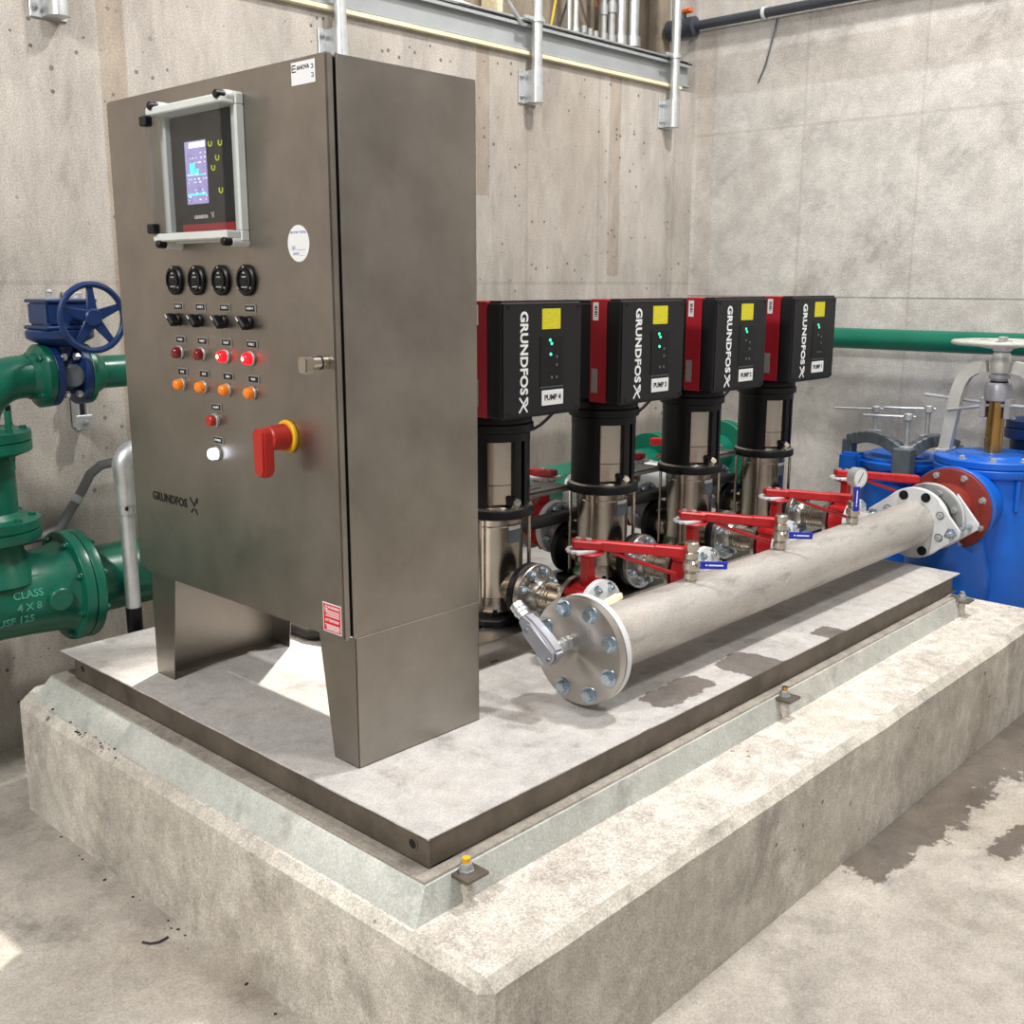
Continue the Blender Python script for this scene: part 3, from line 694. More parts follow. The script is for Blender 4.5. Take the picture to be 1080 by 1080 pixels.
def make_pump(n, label):
    p = thing('booster_pump', label, 'pump', (PX[0], PY, 0.056), 'row of vertical booster pumps', local=True)
    z = -0.056
    def zz(v): return v + z
    MB().prism([(-0.13, -0.085), (-0.10, -0.12), (0.10, -0.12), (0.13, -0.085), (0.13, 0.085), (0.10, 0.12), (-0.10, 0.12), (-0.13, 0.085)], (0, 0, 0), (1, 0, 0), (0, 1, 0), 0.020).build('base_plate', 'black', p, bevel=0.003)
    b = MB().lathe((0, 0, zz(0.076)), (0, 0, 1), [(0.10, 0), (0.104, 0.012), (0.094, 0.028), (0.092, 0.05)], 32)
    b.build('pump_foot', 'steel', p)
    for a in (45, 135, 225, 315):
        c, s_ = 0.105 * math.cos(math.radians(a)), 0.105 * math.sin(math.radians(a))
        MB().lathe((c, s_, zz(0.076)), (0, 0, 1), [(0.014, 0), (0.014, 0.012), (0.007, 0.012), (0.007, 0.02)], 6).build('foot_bolt', 'black', p)
    for s_ in (-1, 1):
        MB().cyl((0, s_ * 0.06, zz(0.15)), (0, s_ * 0.148, zz(0.15)), 0.052, 28).build('port', 'steel', p)
        MB().cyl((0, s_ * 0.132, zz(0.15)), (0, s_ * 0.156, zz(0.15)), 0.091, 36, bev=0.003).build('port_flange', 'black', p)
    MB().lathe((0, 0, zz(0.112)), (0, 0, 1), [(0.0875, 0), (0.0875, 0.252), (0.0895, 0.256), (0.0895, 0.262)], 40).build('sleeve', 'steel', p)
    for zr in (0.13, 0.345): MB().pipe_ring((0, 0, zz(zr)), (0, 0, zz(zr + 0.004)), 0.0885, 0.086, 40).build('sleeve_band', 'steel', p)
    for a in (40, 130, 200, 302):
        c, s_ = 0.108 * math.cos(math.radians(a)), 0.108 * math.sin(math.radians(a))
        MB().cyl((c, s_, zz(0.09)), (c, s_, zz(0.378)), 0.0058, 10).build('stay_bolt', 'steel', p)
    MB().lathe((0, 0, zz(0.372)), (0, 0, 1), [(0.112, 0), (0.121, 0.004), (0.121, 0.024), (0.117, 0.030)], 40).build('pump_head', 'black', p)
    MB().lathe((0, 0, zz(0.402)), (0, 0, 1), [(0.117, 0), (0.112, 0.004), (0.075, 0.018)], 40).build('head_cover', 'machined', p)
    MB().cyl((-0.018, -0.098, zz(0.405)), (-0.024, -0.118, zz(0.428)), 0.013, 14).build('vent_plug', 'nickel', p)
    MB().cyl((-0.030, -0.092, zz(0.415)), (-0.034, -0.106, zz(0.438)), 0.011, 14).build('vent_cap', 'black', p)
    st = MB()
    st.arc(0.088, 0.108, 258, 272, zz(0.405), zz(0.62), 6).arc(0.088, 0.108, 281, 395, zz(0.405), zz(0.62), 18).arc(0.088, 0.108, 75, 213, zz(0.405), zz(0.62), 20)
    st.pipe_ring((0, 0, zz(0.605)), (0, 0, zz(0.64)), 0.109, 0.085, 40)
    st.build('motor_stool', 'black', p)
    cg = MB().arc(0.094, 0.097, 208, 262, zz(0.418), zz(0.607), 10).build('coupling_guard', 'steel', p)
    MB().arc(0.097, 0.0978, 214, 256, zz(0.475), zz(0.477), 8).build('guard_seam', 'gap', cg)
    MB().lathe((0, 0, zz(0.628)), (0, 0, 1), [(0.112, 0), (0.119, 0.004), (0.119, 0.026), (0.114, 0.031), (0.114, 0.05), (0.108, 0.06)], 40).build('motor_flange', 'black', p)
    MB().lathe((0, 0.02, zz(0.685)), (0, 0, 1), [(0.112, 0), (0.112, 0.30), (0.10, 0.318)], 36).build('motor', 'black', p)
    # drive box: black front, red band, black back
    x0, x1 = -0.178, 0.168
    bz0, bz1 = zz(0.688), zz(1.014)
    cb = MB().box(x0, x1, -0.20, -0.142, bz0, bz1).build('drive_box', 'black_plastic', p, bevel=0.008, seg=3)
    MB().box(x0 + 0.002, x1 - 0.002, -0.142, -0.078, bz0 + 0.004, bz1 - 0.001).build('heat_sink', 'red_box', p, bevel=0.002)
    MB().box(x0 + 0.02, x1 - 0.02, -0.078, 0.10, bz0 + 0.01, bz1 - 0.006).build('rear_cover', 'black', p, bevel=0.012, seg=3)
    for (xx, zt) in ((x0 + 0.03, bz1 - 0.018), (x0 + 0.03, bz0 + 0.016), (x1 - 0.02, bz1 - 0.018), (x1 - 0.02, bz0 + 0.016)):
        MB().cyl((xx, -0.2, zt), (xx, -0.2015, zt), 0.0065, 14).build('cover_screw', 'black', p)
    F = -0.2004
    YU, YV = (0, 0, -1), (1, 0, 0)   # reading down, letter tops toward +x
    text('lettering', 'GRUNDFOS', p, (-0.088, F, zz(0.870)), YU, YV, 0.0425, 'white_ink', 0.0004, 0.0014, space=1.03)
    em = strokes(MB(), [((-0.022, 0.016), (0.020, -0.018)), ((0.020, 0.016), (-0.001, -0.001)), ((-0.022, -0.017), (-0.006, -0.003)), ((-0.004, 0.016), (-0.022, 0.016)), ((-0.004, 0.016), (0.004, 0.002))], (-0.088, F + 0.0002, zz(0.725)), YU, YV, 0.0055, 0.0006)
    em.build('emblem', 'white_ink', p)
    yl = MB().box(-0.012, 0.067, F - 0.0005, F + 0.0004, zz(0.934), zz(0.991)).build('yellow_label', 'yellow_label', p)
    pan = MB().box(-0.019, 0.080, F - 0.0012, F + 0.0004, zz(0.772), zz(0.915)).build('keypad', 'black', p, bevel=0.0004)
    MB().box(-0.019, 0.080, F - 0.0016, F - 0.0010, zz(0.769), zz(0.7715)).build('keypad_edge', 'grey_iron', pan)
    for (lx, lz, m_) in ((0.021, 0.903, 'led'), (0.028, 0.893, 'led'), (0.024, 0.863, 'led' if n in (3, 4) else 'grey_iron'), (0.050, 0.855, 'grey_iron'), (0.050, 0.832, 'grey_iron'), (0.029, 0.797, 'grey_iron'), (0.050, 0.797, 'grey_iron')):
        MB().cyl((lx, F - 0.0012, zz(lz)), (lx, F - 0.003, zz(lz)), 0.0042, 12).build('key', m_, pan)
    pl = MB().box(-0.013, 0.081, F - 0.0018, F + 0.0004, zz(0.718), zz(0.761)).build('number_plate', 'label', p, bevel=0.0006)
    pt = text('lettering', 'PUMP %d' % n, pl, (0.034, F - 0.0021, zz(0.7395)), (1, 0, 0), (0, 0, 1), 0.022, 'ink', 0.0003, 0.0006)
    s1 = MB().box(x0 + 0.0008, x0 + 0.0022, -0.110, -0.089, zz(0.948), zz(1.003)).build('barcode_label', 'label', p)
    bar = MB()
    for i in range(7): bar.box(x0 + 0.0005, x0 + 0.0009, -0.106, -0.096, zz(0.960 + i * 0.005), zz(0.960 + i * 0.005 + 0.0022 + 0.001 * (i % 3)))
    bar.build('print', 'ink', s1)
    MB().box(x0 + 0.0008, x0 + 0.0022, -0.110, -0.086, zz(0.722), zz(0.798)).build('rating_plate', 'silver_label', p)
    # plates on the sleeve, facing -y
    s2 = MB().arc(0.0885, 0.0893, 252, 286, zz(0.295), zz(0.350), 5).build('sleeve_label', 'grey_iron', p)
    MB().arc(0.0893, 0.0898, 253, 285, zz(0.336), zz(0.348), 5).build('label_header', 'label', s2)
    MB().arc(0.0885, 0.0893, 258, 284, zz(0.165), zz(0.205), 5).build('sleeve_plate', 'silver_label', p)
    pts = [(0.05 + 0.30 * t, 0.02 + 0.02 * math.sin(t * 3), zz(0.69) - 0.085 * math.sin(PI * t)) for t in [i / 12 for i in range(13)]]
    MB().tube(pts, 0.0055, 8).build('cable', 'black', p)
    return p, pt
P4, P4t = make_pump(4, 'booster pump marked PUMP 4, nearest the control cabinet')
for k, n in ((1, 3), (2, 2), (3, 1)):
    q = dup(P4, (PX[k], PY, 0.056), {3: 'booster pump marked PUMP 3, second from the cabinet', 2: 'booster pump marked PUMP 2, third from the cabinet', 1: 'booster pump marked PUMP 1, farthest from the cabinet'}[n])
    for ch in q.children:
        if ch.name.startswith('number_plate'):
            t_ = [c for c in ch.children][0]
            t_.data = t_.data.copy(); t_.data.body = 'PUMP %d' % n
        if ch.name.startswith('cable') and n == 1:
            bpy.data.objects.remove(ch)
    for ch in q.children:
        if ch.name.startswith('keypad') and n in (1, 2):
            for kk in [c for c in ch.children if c.name.startswith('key') and c.data.materials[0] == M['led']][2:]:
                kk.data = kk.data.copy(); kk.data.materials[0] = M['grey_iron']
for k in range(3):
    x0, x1 = PX[k] + 0.085, PX[k + 1] - 0.085
    sp_ = thing('stay_plate', ('dull slotted steel stay nearest the cabinet, between pump heads', 'dull slotted steel stay between the two middle pump heads', 'dull slotted steel stay at the far end, between the last pump heads')[k], 'bracket', ((x0 + x1) / 2, 0.56, 0.385), 'flat stays between pump heads')
    MB().box(x0, x1, 0.53, 0.66, 0.386, 0.391).box(x0, x1, 0.53, 0.534, 0.374, 0.391).build('plate', 'stay', sp_, bevel=0.001)
    for yy in (0.575, 0.615):
        MB().box((x0 + x1) / 2 - 0.07, (x0 + x1) / 2 + 0.07, yy - 0.005, yy + 0.005, 0.3905, 0.3915).build('slot', 'gap', sp_)
for k, (dy, dz) in enumerate(((0.0, 0.0), (0.035, -0.004))):
    pts = [(0.50 - dy * 1.2, 1.20, 0.021), (0.50 - dy * 1.2, 0.80, 0.021), (0.53 - dy, 0.70 + dy, 0.035), (0.66, 0.64 + dy, 0.12 + dz), (0.80, 0.61 + dy, 0.24 + dz)] + [(0.9 + 0.2 * i, 0.602 + dy, 0.262 + dz) for i in range(9)]
    o = MB().tube(pts, 0.019, 12).build('motor_conduit', 'rubber')
    tag(o, ['upper black conduit running low behind the pumps', 'lower black conduit running low behind the pumps'][k], 'conduit')

# ------------------------------------------------------------------ discharge manifold and its valves
MY, MZ = -0.13, 0.154
man = thing('discharge_manifold', 'long pale stainless header pipe with bolted blind end flange', 'pipe', (1.6, MY, 0.0))
pts = [(0.62 + 2.015 * i / 40, MY, MZ) for i in range(41)]
MB().tube(pts, 0.0845, 40).build('header_pipe', 'pipe', man)
MB().lathe((0.597, MY, MZ), (1, 0, 0), [(0.1385, 0), (0.140, 0.002), (0.140, 0.022), (0.1385, 0.024)], 64).build('blind_flange', 'turned', man)
MB().pipe_ring((0.621, MY, MZ), (0.624, MY, MZ), 0.128, 0.085, 48).build('gasket', 'white', man)
MB().lathe((0.624, MY, MZ), (1, 0, 0), [(0.140, 0), (0.140, 0.018), (0.137, 0.022), (0.1, 0.024)], 64).build('back_flange', 'white', man)
bolt_circle(man, 'big_x', (0.597, MY, MZ), (-1, 0, 0), 0.113, 8, PI / 8)
bolt_circle(man, 'mid_xp', (0.647, MY, MZ), (1, 0, 0), 0.113, 8, PI / 8, 'nut')
for x in PX:
    MB().cyl((x, MY + 0.05, 0.151), (x, 0.045, 0.151), 0.042, 24).build('branch', 'pipe', man)
    fl = MB().lathe((x, 0.045, 0.151), (0, 1, 0), [(0.060, -0.012), (0.090, -0.004), (0.090, 0.014), (0.088, 0.016)], 36)
    fl.build('branch_flange', 'white', man)
    bolt_circle(man, 'small_y', (x, 0.041, 0.151), (0, -1, 0), 0.072, 8, PI / 8, 'flange_bolt')
def make_valve(label):
    v = thing('butterfly_valve', label, 'valve', (PX[0], 0.11, 0.151), 'red lever butterfly valves', local=True)
    MB().lathe((0, -0.048, 0), (0, 1, 0), [(0.066, 0), (0.076, 0.004), (0.070, 0.03), (0.076, 0.062), (0.066, 0.066)], 32).build('valve_body', 'red', v)
    for a in (0, 72, 145, 215, 288):
        MB().cyl((0.078 * math.sin(math.radians(a + 25)), -0.046, 0.078 * math.cos(math.radians(a + 25))), (0.078 * math.sin(math.radians(a + 25)), 0.016, 0.078 * math.cos(math.radians(a + 25))), 0.0125, 10).build('lug', 'red', v)
    nk = MB().obox((0, -0.015, 0.11), (1, 0, 0), (0, 1, 0), (0, 0, 1), 0.036, 0.030, 0.09)
    nk.lathe((0, -0.015, 0.150), (0, 0, 1), [(0.020, 0), (0.047, 0.010), (0.047, 0.016)], 24)
    nk.build('neck', 'red', v, bevel=0.003)
    poly = []
    nt = 24
    for i in range(nt + 1):
        a = math.radians(-40 + 240 * i / nt); r = 0.064 if i % 2 else 0.051
        poly.append((r * math.cos(a), r * math.sin(a)))
    MB().prism(poly, (0, -0.015, 0.167), (1, 0, 0), (0, 1, 0), 0.0065).build('notch_plate', 'white', v)
    d = V((0.70, -0.714, -0.09)).normalized(); s_ = d.cross(V((0, 0, 1))).normalized(); w = s_.cross(d)
    o = V((0, -0.015, 0.186))
    lv = MB()
    lv.obox(o - d * 0.004, d, s_, w, 0.085, 0.040, 0.024)
    n0 = len(lv.v)
    lv.obox(o + d * 0.15, d, s_, w, 0.265, 0.028, 0.029)
    lv.obox(o + d * 0.235, d, s_, w, 0.10, 0.031, 0.032)
    lv.build('lever', 'red', v, bevel=0.004)
    tr = o + d * 0.07 - w * 0.016
    MB().tube([tr, tr + d * 0.05 - w * 0.016, tr + d * 0.19 - w * 0.05], 0.0058, 8).build('trigger', 'red', v)
    MB().cyl(o - w * 0.008, o + w * 0.017, 0.009, 12).build('pivot_bolt', 'galv', v)
    MB().cyl(o - d * 0.030 + w * 0.006, o - d * 0.030 + w * 0.018, 0.008, 6).build('clamp_bolt', 'galv', v)
    return v
V4 = make_valve('red lever butterfly valve in front of the pump nearest the cabinet')
fv = ['red lever butterfly valve in front of the second pump from the cabinet', 'red lever butterfly valve in front of the third pump from the cabinet', 'red lever butterfly valve at the far end, beside the dial gauge']
for k in (1, 2, 3): dup(V4, (PX[k], 0.11, 0.151), fv[k - 1])
def make_spool(label):
    s = thing('pipe_spool', label, 'pipe', (PX[0], 0.25, 0.151), 'short flanged spools at the pump ports', local=True)
    MB().cyl((0, -0.10, 0), (0, 0.04, 0), 0.042, 28).build('nipple', 'steel', s)
    for rr in (-0.012, -0.024, -0.036):
        MB().lathe((0, rr, 0), (0, 1, 0), [(0.042, 0), (0.0455, 0.003), (0.0455, 0.005), (0.042, 0.008)], 28).build('weld_ring', 'steel', s)
    MB().lathe((0, 0.055, 0), (0, -1, 0), [(0.089, 0), (0.091, 0.002), (0.091, 0.017), (0.0895, 0.019), (0.052, 0.0195), (0.050, 0.034), (0.0435, 0.046)], 40).build('pump_flange', 'machined', s)
    MB().lathe((0, -0.12, 0), (0, 1, 0), [(0.087, 0), (0.087, 0.014), (0.06, 0.016), (0.046, 0.03)], 36).build('valve_flange', 'machined', s)
    bolt_circle(s, 'small_y', (0, 0.036, 0), (0, -1, 0), 0.071, 8, PI / 8)
    bolt_circle(s, 'small_yp', (0, -0.106, 0), (0, 1, 0), 0.071, 4, PI / 4)
    return s
S4 = make_spool('shiny flanged spool at the front port of the pump nearest the cabinet')
for k in (1, 2, 3): dup(S4, (PX[k], 0.25, 0.151), 'shiny flanged spool at the front port of the pump ' + WHERE[k])
# ball valves on the header
def ball_valve(x, label, upright, group='small ball valves on the header pipe'):
    b = thing('ball_valve', label, 'valve', (x, MY, MZ + 0.08), group)
    z = MZ + 0.078
    MB().lathe((x, MY, z), (0, 0, 1), [(0.014, 0), (0.014, 0.010), (0.021, 0.012), (0.021, 0.028), (0.017, 0.031), (0.024, 0.040), (0.024, 0.058), (0.017, 0.066), (0.021, 0.070), (0.021, 0.086), (0.015, 0.088)], 16).build('valve_body', 'nickel', b)
    top = z + 0.088
    if not upright:
        MB().lathe((x, MY, top - 0.002), (0, 0, 1), [(0.016, 0), (0.016, 0.008), (0.021, 0.009), (0.021, 0.028), (0.017, 0.032)], 8).build('end_cap', 'nickel', b)
        d = V((0.86, -0.50, -0.10)).normalized()
        c = V((x, MY, z + 0.056)) + V((0.0, -0.030, 0)) 
    else:
        d = V((-0.03, -0.02, 1)).normalized()
        c = V((x, MY, z + 0.060)) + V((-0.022, -0.018, 0.0))
    MB().cyl(V((x, MY, z + 0.050)), c + (c - V((x, MY, c.z))).normalized() * 0.004, 0.007, 12).build('stem', 'nickel', b)
    nrm = V((0.0, -1, 0)) if not upright else V((-0.6, -0.8, 0))
    nrm = (nrm - d * nrm.dot(d)).normalized(); s_ = d.cross(nrm)
    g = MB().obox(c + d * 0.040 + nrm * 0.004, d, s_, nrm, 0.088, 0.022, 0.004).build('grip', 'blue_vinyl', b, bevel=0.0015)
    MB().obox(c + d * 0.0 + nrm * 0.004, d, s_, nrm, 0.02, 0.014, 0.0025).build('lever', 'nickel', b)
    uu, vv = (d, s_ * -1) if not upright else (d, s_ * -1)
    if uu.cross(vv).dot(nrm) < 0: vv = vv * -1
    strokes(MB(), [((-0.028, 0), (-0.022, 0)), ((-0.018, 0.0), (0.028, 0.0))], c + d * 0.042 + nrm * 0.0061, uu, vv, 0.004, 0.0004).build('print', 'white_ink', g)
    return b
ball_valve(1.10, 'small ball valve with blue grip and capped top, nearest the blind flange', False)
ball_valve(1.60, 'small ball valve with blue grip and capped top, middle of the header pipe', False)
ball_valve(2.105, 'small ball valve with upright blue grip under the dial gauge', True)
gx, gz = 2.11, MZ + 0.166
ga = thing('pressure_gauge', 'round white dial pressure gauge above the upright blue grip', 'gauge', (gx, MY, gz))
MB().lathe((gx, MY, gz), (0, 0, 1), [(0.008, 0), (0.012, 0.004), (0.012, 0.016), (0.008, 0.020), (0.008, 0.055)], 10).build('gauge_stem', 'nickel', ga)
gd = V((-0.25, -0.97, 0.0)).normalized(); gc = V((gx, MY, gz + 0.082))
MB().lathe(gc - gd * 0.016, gd, [(0.030, 0), (0.034, 0.003), (0.034, 0.028), (0.036, 0.030), (0.036, 0.036), (0.031, 0.036)], 30).build('case', 'galv', ga)
fc = MB().cyl(gc + gd * 0.019, gc + gd * 0.0205, 0.031, 30).build('dial', 'label', ga)
gu = V((0, 0, 1)).cross(gd).normalized() 
strokes(MB(), [((-0.010, -0.016), (0.012, 0.018))], gc + gd * 0.0206, gu, (0, 0, 1), 0.003, 0.0005).build('needle', 'ink', fc)
# wooden wedge by the flange
o = MB().obox((0.800, -0.075, 0.228), (0.93, 0.2, 0.02), (-0.2, 0.9, -0.3), (0, 0.3, 0.95), 0.115, 0.026, 0.018).build('wooden_wedge', 'wood', bevel=0.003)
tag(o, 'small pale wooden wedge lying on the header pipe behind its end flange', 'wedge')
# conduit elbow screwed into the blind flange
el = thing('conduit_elbow', 'cast aluminium conduit elbow screwed into the blind flange', 'fitting', (0.55, MY + 0.02, MZ))
ec = V((0.597, -0.100, 0.170))
MB().lathe(ec, (-1, 0, 0), [(0.019, 0), (0.019, 0.010), (0.013, 0.011), (0.013, 0.016), (0.019, 0.017), (0.019, 0.026), (0.014, 0.028), (0.014, 0.06)], 8).build('nipple', 'galv', el)
bd = V((0.0, 0.77, 0.64)).normalized(); bn = V((-1, 0, 0)); bs = bd.cross(bn)
bc = ec + V((-0.072, 0, 0))
eb = MB()
eb.prism([(-0.036, -0.014), (-0.026, -0.028), (0.018, -0.030), (0.08, -0.024), (0.108, -0.015), (0.108, 0.015), (0.08, 0.024), (0.018, 0.030), (-0.026, 0.028), (-0.036, 0.014)], bc + V((0.018, 0, 0)), bd, bs, 0.036 if bd.cross(bs).x < 0 else -0.036)
eb.build('elbow_body', 'alu', el, bevel=0.006, seg=2)
cp = MB().prism([(-0.036, -0.012), (-0.026, -0.024), (0.070, -0.022), (0.082, -0.012), (0.082, 0.012), (0.070, 0.022), (-0.026, 0.024), (-0.036, 0.012)], bc + V((-0.018, 0, 0)), bd, bs, 0.006 if bd.cross(bs).x < 0 else -0.006).build('cover_plate', 'alu', el, bevel=0.003)
for a in (-0.024, 0.070):
    MB().cyl(bc + bd * a + V((-0.024, 0, 0)), bc + bd * a + V((-0.028, 0, 0)), 0.005, 10).build('cover_screw', 'zinc', cp)
MB().lathe(bc + bd * 0.106, bd, [(0.016, 0), (0.016, 0.012), (0.019, 0.013), (0.019, 0.021), (0.015, 0.022), (0.018, 0.026), (0.018, 0.040), (0.013, 0.043)], 18).build('hub', 'galv', el)

# ------------------------------------------------------------------ coupling to the big strainer
cpl = thing('expansion_coupling', 'pale flanged expansion coupling with tie rod ears beside the brown flange', 'coupling', (2.78, MY, MZ))
MB().lathe((2.632, MY, MZ), (1, 0, 0), [(0.086, 0), (0.136, 0.001), (0.138, 0.003), (0.138, 0.022), (0.1, 0.024)], 56).build('near_flange', 'white', cpl)
MB().lathe((2.652, MY, MZ), (1, 0, 0), [(0.090, 0), (0.106, 0.025), (0.109, 0.065), (0.106, 0.10), (0.09, 0.125)], 40).build('bellows', 'rubber', cpl)
MB().lathe((2.765, MY, MZ), (1, 0, 0), [(0.1, 0), (0.134, 0.002), (0.134, 0.018), (0.128, 0.022), (0.09, 0.022)], 56).build('far_flange', 'galv_dull', cpl)
MB().lathe((2.787, MY, MZ), (1, 0, 0), [(0.130, 0), (0.136, 0.002), (0.136, 0.010), (0.1, 0.012)], 56).build('white_ring', 'white', cpl)
for i, a in enumerate((22, 67, 112, 157, 202, 247, 292, 337)):
    c, s_ = math.cos(math.radians(a)) * 0.113, math.sin(math.radians(a)) * 0.113
    sharemesh('flange_bolt', BOLTS['dark_x' if a in (67, 112, 247) else 'mid_x'], cpl, (2.632, MY + c, MZ + s_))
    sharemesh('flange_bolt', BOLTS['mid_x'], cpl, (2.765, MY + c, MZ + s_))
def ear(x, ang, t=0.012):
    u = V((0, math.cos(math.radians(ang)), math.sin(math.radians(ang)))); v = V((0, -math.sin(math.radians(ang)), math.cos(math.radians(ang))))
    return MB().prism([(0.08, -0.112), (0.165, -0.030), (0.184, -0.012), (0.184, 0.012), (0.165, 0.030), (0.08, 0.112)], (x, MY, MZ), u, v, t)
for ang in (186, 6):
    ear(2.629, ang).build('tie_ear', 'white', cpl, bevel=0.003)
    ear(2.815, ang).build('tie_ear', 'white', cpl, bevel=0.003)
    u = V((0, math.cos(math.radians(ang)), math.sin(math.radians(ang)))) * 0.155
    c = V((0, MY, MZ)) + u
    MB().cyl(c + V((2.57, 0, 0)), c + V((2.87, 0, 0)), 0.0085, 12).build('tie_rod', 'zinc', cpl)
    for xx in (2.606, 2.830):
        MB().lathe(c + V((xx, 0, 0)), (1, 0, 0), [(0.022, 0.012), (0.022, 0.009), (0.014, 0.009), (0.014, 0)], 6).build('rod_nut', 'zinc', cpl)
MB().lathe((2.799, MY, MZ), (1, 0, 0), [(0.112, 0), (0.106, 0.02), (0.102, 0.10), (0.112, 0.175)], 40).build('brown_spool', 'brown', cpl)
MB().lathe((2.975, MY, MZ), (1, 0, 0), [(0.110, -0.01), (0.168, 0.0), (0.170, 0.002), (0.170, 0.022), (0.165, 0.024)], 56).build('brown_flange', 'brown', cpl)
bolt_circle(cpl, 'mid_x', (2.975, MY, MZ), (-1, 0, 0), 0.145, 8, PI / 8, 'flange_bolt')

# ------------------------------------------------------------------ big blue strainer
BX, BY = 3.36, -0.155
bs_ = thing('basket_strainer', 'large blue basket strainer with brass post and pale yoke at right edge', 'strainer', (BX, BY, ZF))
MB().lathe((BX, BY, ZF), (0, 0, 1), [(0.17, 0.02), (0.20, 0.03), (0.225, 0.10), (0.235, 0.20), (0.232, 0.42), (0.222, 0.60), (0.212, 0.76)], 48).build('vessel', 'blue', bs_)
MB().lathe((BX, BY, 0.262), (0, 0, 1), [(0.205, 0), (0.232, 0.008), (0.236, 0.014), (0.236, 0.038), (0.230, 0.043)], 48).build('body_flange', 'blue', bs_)
MB().lathe((BX, BY, 0.307), (0, 0, 1), [(0.230, 0), (0.234, 0.003), (0.234, 0.027), (0.228, 0.032), (0.15, 0.034), (0.145, 0.042), (0.06, 0.044)], 48).build('lid', 'blue', bs_)
for i in range(10):
    a = 2 * PI * i / 10 + 0.2
    c, s_ = math.cos(a), math.sin(a)
    MB().obox((BX + 0.218 * c, BY + 0.218 * s_, 0.2), (c, s_, 0), (-s_, c, 0), (0, 0, 1), 0.03, 0.018, 0.13).build('rib', 'blue', bs_, bevel=0.003)
MB().cyl((2.999, MY, MZ), (3.20, MY, MZ), 0.155, 44, 0.150).build('inlet', 'blue', bs_)
MB().lathe((2.999, MY, MZ), (1, 0, 0), [(0.172, 0), (0.174, 0.002), (0.174, 0.026), (0.15, 0.03)], 56).build('inlet_flange', 'blue', bs_)
MB().lathe((3.10, BY + 0.06, -0.10), (0.25, -0.05, -1), [(0.10, -0.25), (0.155, -0.12), (0.175, 0.05), (0.16, 0.2), (0.10, 0.30)], 32).build('volute', 'blue', bs_)
MB().cyl((BX, BY, 0.35), (BX, BY, 0.575), 0.036, 28).build('brass_post', 'brass', bs_)
MB().lathe((BX, BY, 0.570), (0, 0, 1), [(0.040, 0), (0.054, 0.006), (0.056, 0.05), (0.048, 0.075), (0.034, 0.082), (0.034, 0.095), (0.043, 0.098), (0.043, 0.112), (0.028, 0.116), (0.028, 0.15), (0.034, 0.155), (0.030, 0.21)], 28).build('packing_gland', 'alu', bs_)
MB().lathe((BX, BY, 0.646), (0, 0, 1), [(0.036, 0), (0.036, 0.012)], 24).build('gland_ring', 'black', bs_)
hw = MB().lathe((BX, BY, 0.783), (0, 0, 1), [(0.035, 0), (0.050, 0.020), (0.060, 0.03)], 24)
hw.tube([V((BX + 0.195 * math.cos(2 * PI * i / 48), BY + 0.195 * math.sin(2 * PI * i / 48), 0.818)) for i in range(48)], 0.0095, 10, closed=True)
hwo = hw.build('handwheel', 'yoke', bs_)
for i in range(4):
    a = PI / 4 + i * PI / 2
    MB().tube([(BX + 0.04 * math.cos(a), BY + 0.04 * math.sin(a), 0.808), (BX + 0.12 * math.cos(a), BY + 0.12 * math.sin(a), 0.816), (BX + 0.192 * math.cos(a), BY + 0.192 * math.sin(a), 0.818)], [0.018, 0.011, 0.011], 8).build('spoke', 'yoke', hwo)
MB().lathe((BX, BY, 0.812), (0, 0, 1), [(0.02, 0), (0.02, 0.028), (0.017, 0.031)], 6).build('wheel_nut', 'galv', hwo)
yk = MB()
_o = [(0.228, 0.345), (0.216, 0.45), (0.205, 0.54), (0.194, 0.61), (0.178, 0.665), (0.150, 0.708), (0.11, 0.733), (0.06, 0.742)]
_i = [(0.05, 0.692), (0.09, 0.684), (0.118, 0.664), (0.136, 0.63), (0.148, 0.58), (0.158, 0.50), (0.168, 0.43), (0.180, 0.345)]
for s_ in (1, -1):
    for k in range(7):
        q = [_o[k], _o[k + 1], _i[6 - k], _i[7 - k]]
        yk.add([(BX + dx, BY + s_ * a, b) for dx in (-0.02, 0.02) for a, b in q],
               ([(0, 1, 5, 4), (2, 3, 7, 6), (0, 3, 2, 1), (4, 5, 6, 7)] + ([(3, 0, 4, 7)] if k == 0 else []) + ([(1, 2, 6, 5)] if k == 6 else [])))
yk.lathe((BX, BY, 0.690), (0, 0, 1), [(0.036, 0), (0.040, 0.01), (0.040, 0.07), (0.032, 0.085)], 24)
yk.build('yoke', 'yoke', bs_, ang=45)
for s_ in (1, -1):
    sharemesh('yoke_bolt', BOLTS['steel_z'], bs_, (BX - 0.045, BY + s_ * 0.203, 0.340))
    sharemesh('yoke_bolt', BOLTS['steel_z'], bs_, (BX + 0.045, BY + s_ * 0.203, 0.340))
    MB().box(BX - 0.06, BX + 0.06, BY + s_ * 0.203 - 0.025, BY + s_ * 0.203 + 0.025, 0.339, 0.352).build('yoke_foot', 'yoke', bs_, bevel=0.003)
for a in (200, 235, 165, 265):
    sharemesh('lid_bolt', BOLTS['steel_z'], bs_, (BX + 0.205 * math.cos(math.radians(a)), BY + 0.205 * math.sin(math.radians(a)), 0.339))
MB().tube([(BX - 0.02, BY + 0.20, 0.520), (BX - 0.02, BY + 0.02, 0.555), (BX - 0.02, BY - 0.25, 0.560)], 0.008, 8).build('indicator_bar', 'galv_dull', bs_)
MB().tube([(BX + 0.04, BY + 0.33, 0.575), (BX + 0.03, BY + 0.02, 0.555), (BX + 0.03, BY - 0.2, 0.552)], 0.007, 8).build('indicator_bar', 'galv', bs_)
